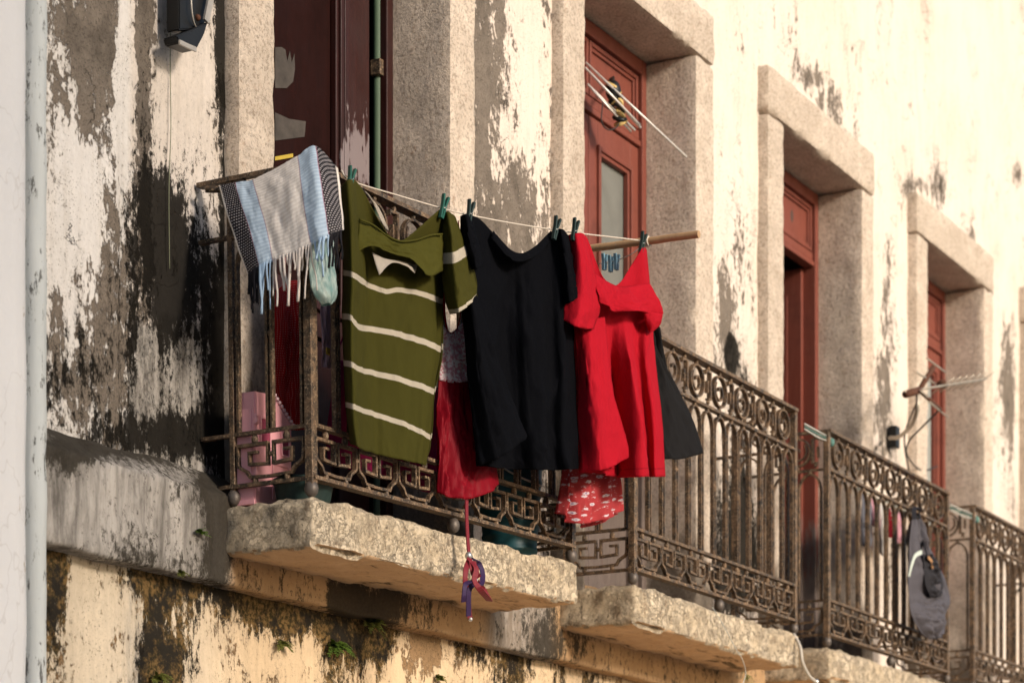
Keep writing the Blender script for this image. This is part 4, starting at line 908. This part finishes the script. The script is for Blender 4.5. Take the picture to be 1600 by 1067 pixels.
for z in (.105, .265):
    m = MB(); m.box(-.106, -.090, -.052, -.041, z-.016, z+.016, .003); m.box(-.108, -.094, -.055, -.050, z-.012, z-.006, .001); m.box(-.108, -.094, -.055, -.050, z+.006, z+.012, .001); m.build('hinge', M['toy'], th)
for (x, z, hw, hh) in ((.062, .215, .024, .040), (-.045, .235, .030, .045)):
    m = MB(); m.frame(x-hw, x+hw, z-hh, z+hh, .007, -.047, -.0415, .002); wf = m.build('window', M['toy'], th)
    m = MB(); m.box(x-hw+.006, x+hw-.006, -.0435, -.0417, z-hh+.006, z+hh-.006); m.build('window_pane', M['toy_dark'], wf)
m = MB(); m.frame(-.01, .085, .03, .15, .008, -.047, -.0415, .002); m.ball((.028, -.044, .112), .013); m.ball((.046, -.044, .112), .013); m.ball((.037, -.044, .098), .013); m.build('door', M['toy'], th)
# mossy pot, teal bin
mp = empty('plant_pot', (5.855, -.315, 2.957), 'low mossy dark green pot squatting by the railing corner', 'pot')
m = MB(); m.lathe([(.0, .0), (.075, .0), (.085, .02), (.092, .06), (.098, .068), (.098, .078), (.086, .078), (.082, .06), (0, .058)], (0, 0, 0), 28)
for v_ in m.bm.verts: v_.co += Vector((fb(v_.co, 20), fb(v_.co+Vector((3, 3, 3)), 20), fb(v_.co+Vector((5, 0, 0)), 20)))*.004
m.build('pot', M['mossy'], mp, True, angle=50)
m = MB(); m.lathe([(.0, .068), (.083, .064)], (0, 0, 0), 20); m.build('soil', M['soil'], mp, True)
bn = empty('plastic_bin', (7.245, -.27, 2.986), 'dark teal ribbed plastic bin standing at the right end of the nearest balcony', 'bin')
m = MB(); pr = [(0, 0), (.092, 0), (.096, .01)]
for k in range(6): z = .03+k*.05; pr += [(.097+k*.0035, z), (.101+k*.0035, z+.006), (.101+k*.0035, z+.014), (.098+k*.0035, z+.02)]
pr += [(.118, .34), (.130, .345), (.130, .362), (.118, .362), (.112, .33), (.09, .02), (0, .018)]
m.lathe(pr, (0, 0, 0), 36); m.build('tub', M['teal'], bn, True, angle=40)
m = MB(); m.sweep(spl([Vector((-.128, 0, .35)), Vector((-.10, -.07, .30)), Vector((0, -.125, .27)), Vector((.10, -.07, .30)), Vector((.128, 0, .35))], 24), .004, n=6); m.build('handle', M['steel'], bn, True)
# dog harness on its strap
hs = empty('dog_harness', (0, 0, 0), 'red and purple dog harness dangling on a red strap in front of the slab', 'harness')
Yh = -.515; h = lambda u, v, o=0.0: pY(u, v, Yh-o)
m = MB(); m.sweep(spl([h(730, 752), h(729, 800), h(731, 845), h(733, 866)], 20), .009, .0018, n=6, up=(0, 1, 0), square=True); m.build('strap', M['nylon_red'], hs)
m = MB(); m.ball(h(732, 868), .012, 1.2, 10); m.sweep([h(735, 872)+Vector((math.cos(2*PI*k/16)*.014, 0, math.sin(2*PI*k/16)*.014)) for k in range(16)], .0025, n=6, closed=True); m.build('clip', M['steel'], hs, True)
def loop(pts, mat, wd, nme): 
    q = MB(); q.sweep(spl([h(*p) for p in pts], 40), .0018, wd, n=6, up=(.9, -.43, 0), square=True); q.build(nme, mat, hs)
loop([(734, 872, .01), (728, 890, .03), (727, 910, .03), (731, 930, .01), (733, 958, 0), (735, 966, 0)], M['nylon_red'], .009, 'band')
loop([(735, 872, 0), (748, 880, -.01), (754, 895, 0), (752, 912, .02), (742, 912, .03), (733, 922, .03), (732, 962, .01)], M['nylon_purple'], .009, 'band')
loop([(733, 874, .02), (744, 888, .05), (741, 905, .05), (748, 918, .06), (760, 932, .05), (765, 938, .03), (758, 925, 0), (748, 912, .0), (742, 905, .02)], M['nylon_red'], .010, 'band')
loop([(742, 906, .03), (728, 912, .05), (725, 928, .05), (724, 940, .04)], M['nylon_purple'], .008, 'band')
loop([(738, 876, .03), (740, 890, .04), (746, 903, .035)], M['nylon_red'], .014, 'band')
m = MB(); m.ball(h(735, 967), .008, 1, 8); m.build('tip', M['steel'], hs, True); m = MB(); m.ball(h(744, 906, .05), .007, 1, 8); m.build('buckle', M['steel'], hs, True)
# ------------------------------------------------------------------ bag on railing three
gb = empty('grey_bag', (0, 0, 0), 'slouched slate grey bag with pale trim hooked on the third railing', 'bag')
def puff(rows, yb, thick, mat, nme, seed, par, nu=26, nv=44):
    q = MB()
    for side in (1, -1):
        R_ = []
        for k, (v, l, r) in enumerate(rows):
            R_.append([pY(lerp(l, r, j/10), v, yb)+Vector((-.35, -1, 0)).normalized()*side*thick*math.sin(PI*j/10)**.7*math.sin(PI*(k+.35)/(len(rows)-.3))**.6 for j in range(11)])
        A = [spl(x, nu) for x in R_]; cols = [spl([A[x][c_] for x in range(len(A))], nv) for c_ in range(nu+1)]
        q.grid([[cols[c_][x]+Vector((-.3, -1, 0))*side*(fb((c_*.16, x*.10, seed+side), 1.1)*.030+fb((c_*.34, x*.2, seed), 1)*.012)*math.sin(PI*c_/nu) for c_ in range(nu+1)] for x in range(nv+1)])
    return q.build(nme, mat, par, True, doubles=.0006)
puff([(812, 1425, 1437), (850, 1421, 1446), (880, 1420, 1462), (905, 1419, 1476), (930, 1420, 1484), (945, 1421, 1484), (958, 1424, 1478)], -0.520, .06, M['bag_grey'], 'body', 3, gb)
puff([(938, 1421, 1470), (955, 1423, 1476), (972, 1430, 1477), (988, 1440, 1473), (998, 1452, 1466)], -0.535, .05, M['bag_grey'], 'flap', 8, gb)
puff([(866, 1442, 1458), (888, 1444, 1468), (912, 1446, 1474), (932, 1454, 1470)], -0.575, .02, M['bag_dark'], 'pocket', 5, gb)
m = MB(); m.sweep(spl([pY(1430, 818, -0.520), pY(1428, 800, -0.500), pY(1431, 792, -0.460), pY(1436, 800, -0.430), pY(1440, 830, -0.530), pY(1450, 875, -0.590)], 30), .012, .003, n=6, square=True); m.build('strap', M['bag_dark'], gb)
m = MB(); m.sweep(spl([pY(1420, 900, -0.580), pY(1424, 884, -0.590), pY(1430, 868, -0.590), pY(1440, 862, -0.590)], 14), .010, .002, n=6, square=True, up=(0, 1, 0)); m.build('trim', M['bag_trim'], gb)
m = MB(); m.sweep(spl([pY(1450, 870, -0.595), pY(1456, 878, -0.600), pY(1457, 888, -0.600)], 10), .009, .002, n=6, square=True, up=(0, 1, 0)); m.build('leather_tab', M['bag_brown'], gb)
# small clothes inside balcony three
m = MB(); m.sweep([pY(1338, 762, -.2), pY(1375, 780, -.2), pY(1425, 803, -.2)], .003, n=5); tag(m.build('drying_line', M['cord_green'], None, True), 'green line holding baby clothes inside the third balcony', 'line')
kids = [((1346, 770), (1360, 778), 855, 'greycloth', 'small grey garment hanging leftmost on the line inside the third balcony'), ((1361, 778), (1372, 783), 825, 'pinkcloth', 'small pink garment hanging inside the third balcony beside the grey one'), ((1373, 784), (1381, 788), 868, 'whitecloth', 'pale long narrow garment hanging inside the third balcony'), ((1383, 788), (1392, 793), 840, 'deepred', 'small red garment hanging inside the third balcony'), ((1395, 794), (1407, 799), 848, 'pinkcloth', 'small pink garment hanging rightmost inside the third balcony')]
for a_, b_, vb, mt, lb in kids:
    t_ = empty('baby_garment', (0, 0, 0), lb, 'baby clothes', 'baby clothes on the third balcony')
    m = MB(); panel(m, [[a_, ((a_[0]+b_[0])/2, (a_[1]+b_[1])/2+3), b_], [(a_[0]-1, (a_[1]+vb)/2), ((a_[0]+b_[0])/2, (a_[1]+vb)/2+2, .02), (b_[0]+1, (b_[1]+vb)/2)], [(a_[0], vb-4), ((a_[0]+b_[0])/2, vb, .02), (b_[0], vb)]], 10, 20, base=yp(-.2), seed=a_[0], crease=.005); m.build('cloth', M[mt], t_, True, .002)
# cords between railings
for nme, lb, ends, mats in (('tie_cord', 'pale green cords stretched between the second and third railings', ((1257, 662), (1299, 685)), 0), ('tie_cord', 'pale green cord stretched between the third and fourth railings', ((1484, 788), (1526, 806)), 0)):
    t_ = empty(nme, (0, 0, 0), lb, 'cord', 'cords tied between the railings')
    for k, mt in enumerate(('cord_white', 'cord_green', 'cord_white')):
        (u0, v0), (u1, v1) = ends; m = MB(); p, q = pY(u0, v0+k*4, -.42), pY(u1, v1+k*3, -.42)
        m.sweep([p, (p+q)/2-Vector((0, 0, .004*k)), q], .0035, n=6); m.build('strand', M[mt], t_, True)
    m = MB(); m.ball(q, .016, 1.3, 10); m.build('knot', M['cord_green'], t_, True)
# ------------------------------------------------------------------ rods tied to door two
rb = empty('rod_bundle', (0, 0, 0), 'bundle of thin pale metal rods tied with rope in front of the second door', 'rods')
def rod(p, q, r=.005):
    m = MB(); m.sweep([p, q], r, n=8); m.build('rod', M['rodmetal'], rb, True)
rod(pY(915, 98, .13), pY(1073, 246, -.18)); rod(pY(914, 106, .12), pY(1001, 200, .0)); rod(pY(918, 132, .12), pY(992, 204, .02)); rod(pY(925, 140, .11), pY(986, 206, .03)); rod(pY(920, 112, .10), pY(1000, 196, -.02))
m = MB()
m.sweep(spl([pY(942, 160, .06), pY(940, 190, .06), pY(950, 203, .06), pY(962, 200, .05), pY(968, 192, .05)], 24), .003, n=6); m.sweep([pY(958, 122, .215), pY(958, 138, .07)], .008, n=8); m.build('loop', M['cord_dark'], rb, True)
m = MB()
for k in range(9): c = pY(957+k*1.6, 135+k*7.2, .06); m.sweep([c+Vector((math.cos(2*PI*j/12)*.022, math.sin(2*PI*j/12)*.022, math.sin(2*PI*j/12+k)*.014)) for j in range(12)], .009, n=6, closed=True) if k % 2 == 0 else None
m.build('rope', M['rope_yellow'], rb, True)
m = MB(); m.ball(pY(958, 142, .06), .034, 1.3, 12)
for k in range(9):
    if k % 2: c = pY(957+k*1.6, 135+k*7.2, .06); m.sweep([c+Vector((math.cos(2*PI*j/12)*.024, math.sin(2*PI*j/12)*.024, math.sin(2*PI*j/12+k)*.014)) for j in range(12)], .010, n=6, closed=True)
m.build('wrapping', M['lampblack'], rb, True)
# ------------------------------------------------------------------ tv antenna between doors three and four
an = empty('tv_antenna', (0, 0, 0), 'television antenna on a bent arm fixed between the third and fourth doors', 'antenna')
ya = -.42
m = MB(); m.box(-.03, .03, -.05, .0, -.06, .06, .006); m.bm.transform(Matrix.Translation(pY(1390, 684, -.01))); m.build('wall_bracket', M['lampblack'], an)
m = MB(); m.sweep(spl([pY(1390, 684, -.05), pY(1405, 682, -.18), pY(1424, 664, -.34), pY(1433, 640, ya), pY(1434, 612, ya)], 30), .011, n=10); m.build('mast', M['alu'], an, True)
m = MB(); m.sweep([pY(1414, 612, ya), pY(1470, 603, ya-.02), pY(1541, 592, ya-.04)], .006, n=8); m.build('boom', M['alu'], an, True)
for k in range(7):
    u = 1474+k*10.5; v = 603-(u-1470)*.155; c = pY(u, v, ya-.02); m = MB(); m.sweep([c+Vector((.0, -.06, .035)), c+Vector((0, .06, -.035))], .0035, n=6); m.build('element', M['alu'], an, True)
for a_, b_ in (((1448, 560), (1478, 582)), ((1433, 582), (1462, 600)), ((1438, 610), (1466, 636)), ((1452, 628), (1481, 652))):
    m = MB(); m.sweep([pY(*a_, ya-.03), pY(*b_, ya+.03)], .005, n=6); m.build('reflector', M['alu'], an, True)
m = MB(); m.sweep([pY(1458, 574, ya), pY(1436, 610, ya)], .014, n=8); m.sweep([pY(1436, 610, ya), pY(1470, 640, ya)], .010, n=8); m.sweep([pY(1415, 616, ya), pY(1436, 610, ya)], .02, n=8); m.ball(pY(1472, 600, ya), .03, .8, 10); m.build('hub', M['rust'], an, True)
m = MB(); m.sweep(spl([pY(1468, 640, ya), pY(1440, 668, -.3), pY(1420, 690, -.2), pY(1418, 712, -.1), pY(1440, 735, -.05), pY(1465, 728, -.03)], 40), .005, n=6); m.sweep(spl([pY(1434, 625, ya), pY(1416, 670, -.25), pY(1414, 700, -.08), pY(1425, 760, -.06)], 30), .005, n=6); m.build('cable', M['cord_dark'], an, True)
# ------------------------------------------------------------------ wall lamp
wl = empty('wall_lamp', (0, 0, 0), 'black old floodlight fixed high on the mouldy wall at upper left', 'lamp')
yl = -.09; q = lambda u, v, o=0.0: pY(u, v, yl-o)
def slabpoly(pts, y0, th, mat, nme, bev=.004):
    m = MB(); A = [m.bm.verts.new(pY(u, v, y0)) for u, v in pts]; B = [m.bm.verts.new(pY(u, v, y0)+Vector((0, th, 0))) for u, v in pts]; n_ = len(A)
    m.bm.faces.new(A); m.bm.faces.new(B[::-1]); [m.bm.faces.new((A[k], B[k], B[(k+1) % n_], A[(k+1) % n_])) for k in range(n_)]
    bmesh.ops.recalc_face_normals(m.bm, faces=m.bm.faces); bmesh.ops.bevel(m.bm, geom=list(m.bm.edges), offset=bev, segments=2, affect='EDGES')
    return m.build(nme, mat, wl)
slabpoly([(280, -40), (326, -40), (330, -2), (322, 36), (306, 46), (280, 47)], yl, .05, M['lampblack'], 'housing')
m = MB(); c = q(306, 12, .004); dr = Vector((.35, -.94, 0)).normalized(); sx = Vector((0, 0, 1)); sy = dr.cross(sx)
m.sweep([c+(sx*math.cos(2*PI*k/30)*1.25+sy*math.sin(2*PI*k/30))*.048 for k in range(30)], .003, n=6, closed=True); m.build('rim', M['lamp_edge'], wl, True)
m = MB(); m.sweep([q(334, -30, .02), q(327, 8, .02), q(322, 34, .02)], .012, .004, square=True, up=(0, 1, 0)); m.build('bracket', M['lamp_edge'], wl)
slabpoly([(276, 56), (300, 47), (326, 34), (320, 54), (307, 79), (280, 68)], yl-.02, .055, M['lampblack'], 'visor')
m = MB(); m.sweep([q(280, 66, .022), q(292, 72, .022), q(306, 78, .022)], .007, .003, square=True, up=(0, 1, 0)); m.build('visor_lip', M['lamp_edge'], wl)
m = MB(); m.ball(q(309, 28, .002), .010, 1, 10); m.build('screw', M['rust'], wl, True)
m = MB(); m.sweep(spl([pY(267, -20, -.012), pY(266, 100, -.014), pY(267, 200, -.012), pY(264, 300, -.014), pY(265, 420, -.012)], 40), .0014, n=6); tag(m.build('thin_cord', M['cord_dull'], None, True), 'thin dull green cord running down the mouldy wall below the lamp', 'cord')
# stub where the hand rail meets the wall
m = MB(); a_ = pX(321, 296, 5.69); m.sweep([a_+Vector((-.0, .0, 0)), a_+Vector((.06, -.06, .006))], .011, n=8); tag(m.build('wall_stub', M['iron'], None, True), 'short rusty bar stub poking from the wall at the top corner of the towel', 'bar')
# wires and cement on slab two
m = MB(); m.sweep(spl([pY(1113, 948, -0.460), pY(1135, 985, -0.465), pY(1148, 1010, -0.470), pY(1160, 1030, -0.470), pY(1165, 1052, -0.460), pY(1158, 1075, -0.460)], 30), .0018, n=6); tag(m.build('loose_wire', M['cord_white'], None, True), 'thin loose wire drooping over the front of the second balcony slab', 'wire')
hp = empty('hanging_hose', (0, 0, 0), 'pale grey hose end drooping off the far corner of the second slab', 'hose')
m = MB(); m.sweep(spl([pY(1240, 990, -0.430), pY(1250, 1010, -0.470), pY(1254, 1035, -0.480), pY(1264, 1055, -0.470), pY(1274, 1064, -0.460)], 24), .0075, n=8); m.build('hose', M['cement'], hp, True)
m = MB(); m.ball(pY(1275, 1065, -0.460), .016, 1, 8); m.build('nozzle', M['steel'], hp, True)
# ------------------------------------------------------------------ little plants on the wall
def fern(u, v, y, n, size, label, mat='leaf', seed=0, droop=.6):
    rnd = random.Random(seed); p0 = pY(u, v, y); r = empty('wall_fern', tuple(p0), label, 'plant', 'small plants growing out of the wall')
    m = MB(); st = MB()
    for k in range(int(n*1.8)):
        ang = rnd.uniform(-1.2, 1.2); L_ = size*rnd.uniform(.6, 1.1); d = Vector((math.sin(ang), -rnd.uniform(.25, .7), rnd.uniform(-.1, .6))).normalized()
        pts = [d*L_*t+Vector((0, 0, -droop*L_*t*t)) for t in [j/8 for j in range(9)]]
        st.sweep(pts, .0010, n=4)
        for j in range(1, 9):
            for sg in (-1, 1):
                tg = (pts[j]-pts[j-1]).normalized(); sd = tg.cross(Vector((rnd.uniform(-.4, .4), -.5, 1))).normalized()*sg; ll = size*.30*(1.15-j/9)*rnd.uniform(.7, 1.3)
                a = pts[j]; b = a+sd*ll+tg*ll*.4+Vector((0, 0, rnd.uniform(-.3, .1)*ll)); mid = (a+b)/2; wv_ = tg*ll*.42
                vs = [m.bm.verts.new(x) for x in (a, mid+wv_, b, mid-wv_)]; m.bm.faces.new(vs)
    m.build('fronds', M[mat], r); st.build('stems', M[mat], r)
fern(524, 1010, -.055, 9, .075, 'lush green fern sprouting on the stained base wall below the nearest slab', 'leaf', 1)
fern(578, 975, -.06, 10, .07, 'dark moss fern tucked under the cement band right of the lush fern', 'leaf2', 2)
fern(311, 832, -.118, 8, .035, 'small bright green weed growing on the face of the cement band', 'leaf', 3, .3)
fern(245, 1058, -.05, 6, .055, 'yellow green weed at the bottom of the base wall near the left', 'leaf2', 4)
fern(765, 962, -.06, 14, .06, 'grassy green tuft under the right end of the nearest slab', 'leaf', 5, 1.2)
fern(1152, 1050, -.06, 14, .09, 'green tuft beneath the second balcony slab', 'leaf', 6)
fern(282, 895, -.115, 5, .035, 'small green weed hanging from the lower edge of the cement band', 'leaf2', 7)
fern(440, 1005, -.05, 6, .05, 'sparse green sprig on the stained wall left of the lush fern', 'leaf2', 8)
fern(685, 1060, -.05, 6, .045, 'sprig low on the ochre wall at the bottom of the photo', 'leaf2', 9)
# ------------------------------------------------------------------ camera
cd = bpy.data.cameras.new('camera'); co = bpy.data.objects.new('camera', cd); COL.objects.link(co)
cd.sensor_width = 36; cd.lens = F/1600*36; cd.shift_y = (HZ-533.5)/1600; cd.clip_end = 1000; cd.clip_start = .1
co.location = CAM; co.rotation_euler = (PI/2, 0, AZ-PI/2)
cd.dof.use_dof = True; cd.dof.focus_distance = 7.5; cd.dof.aperture_fstop = 3.3
scn.camera = co
scn.view_settings.view_transform = 'Standard'; scn.view_settings.look = 'None'; scn.view_settings.exposure = 0.22; scn.view_settings.gamma = 1
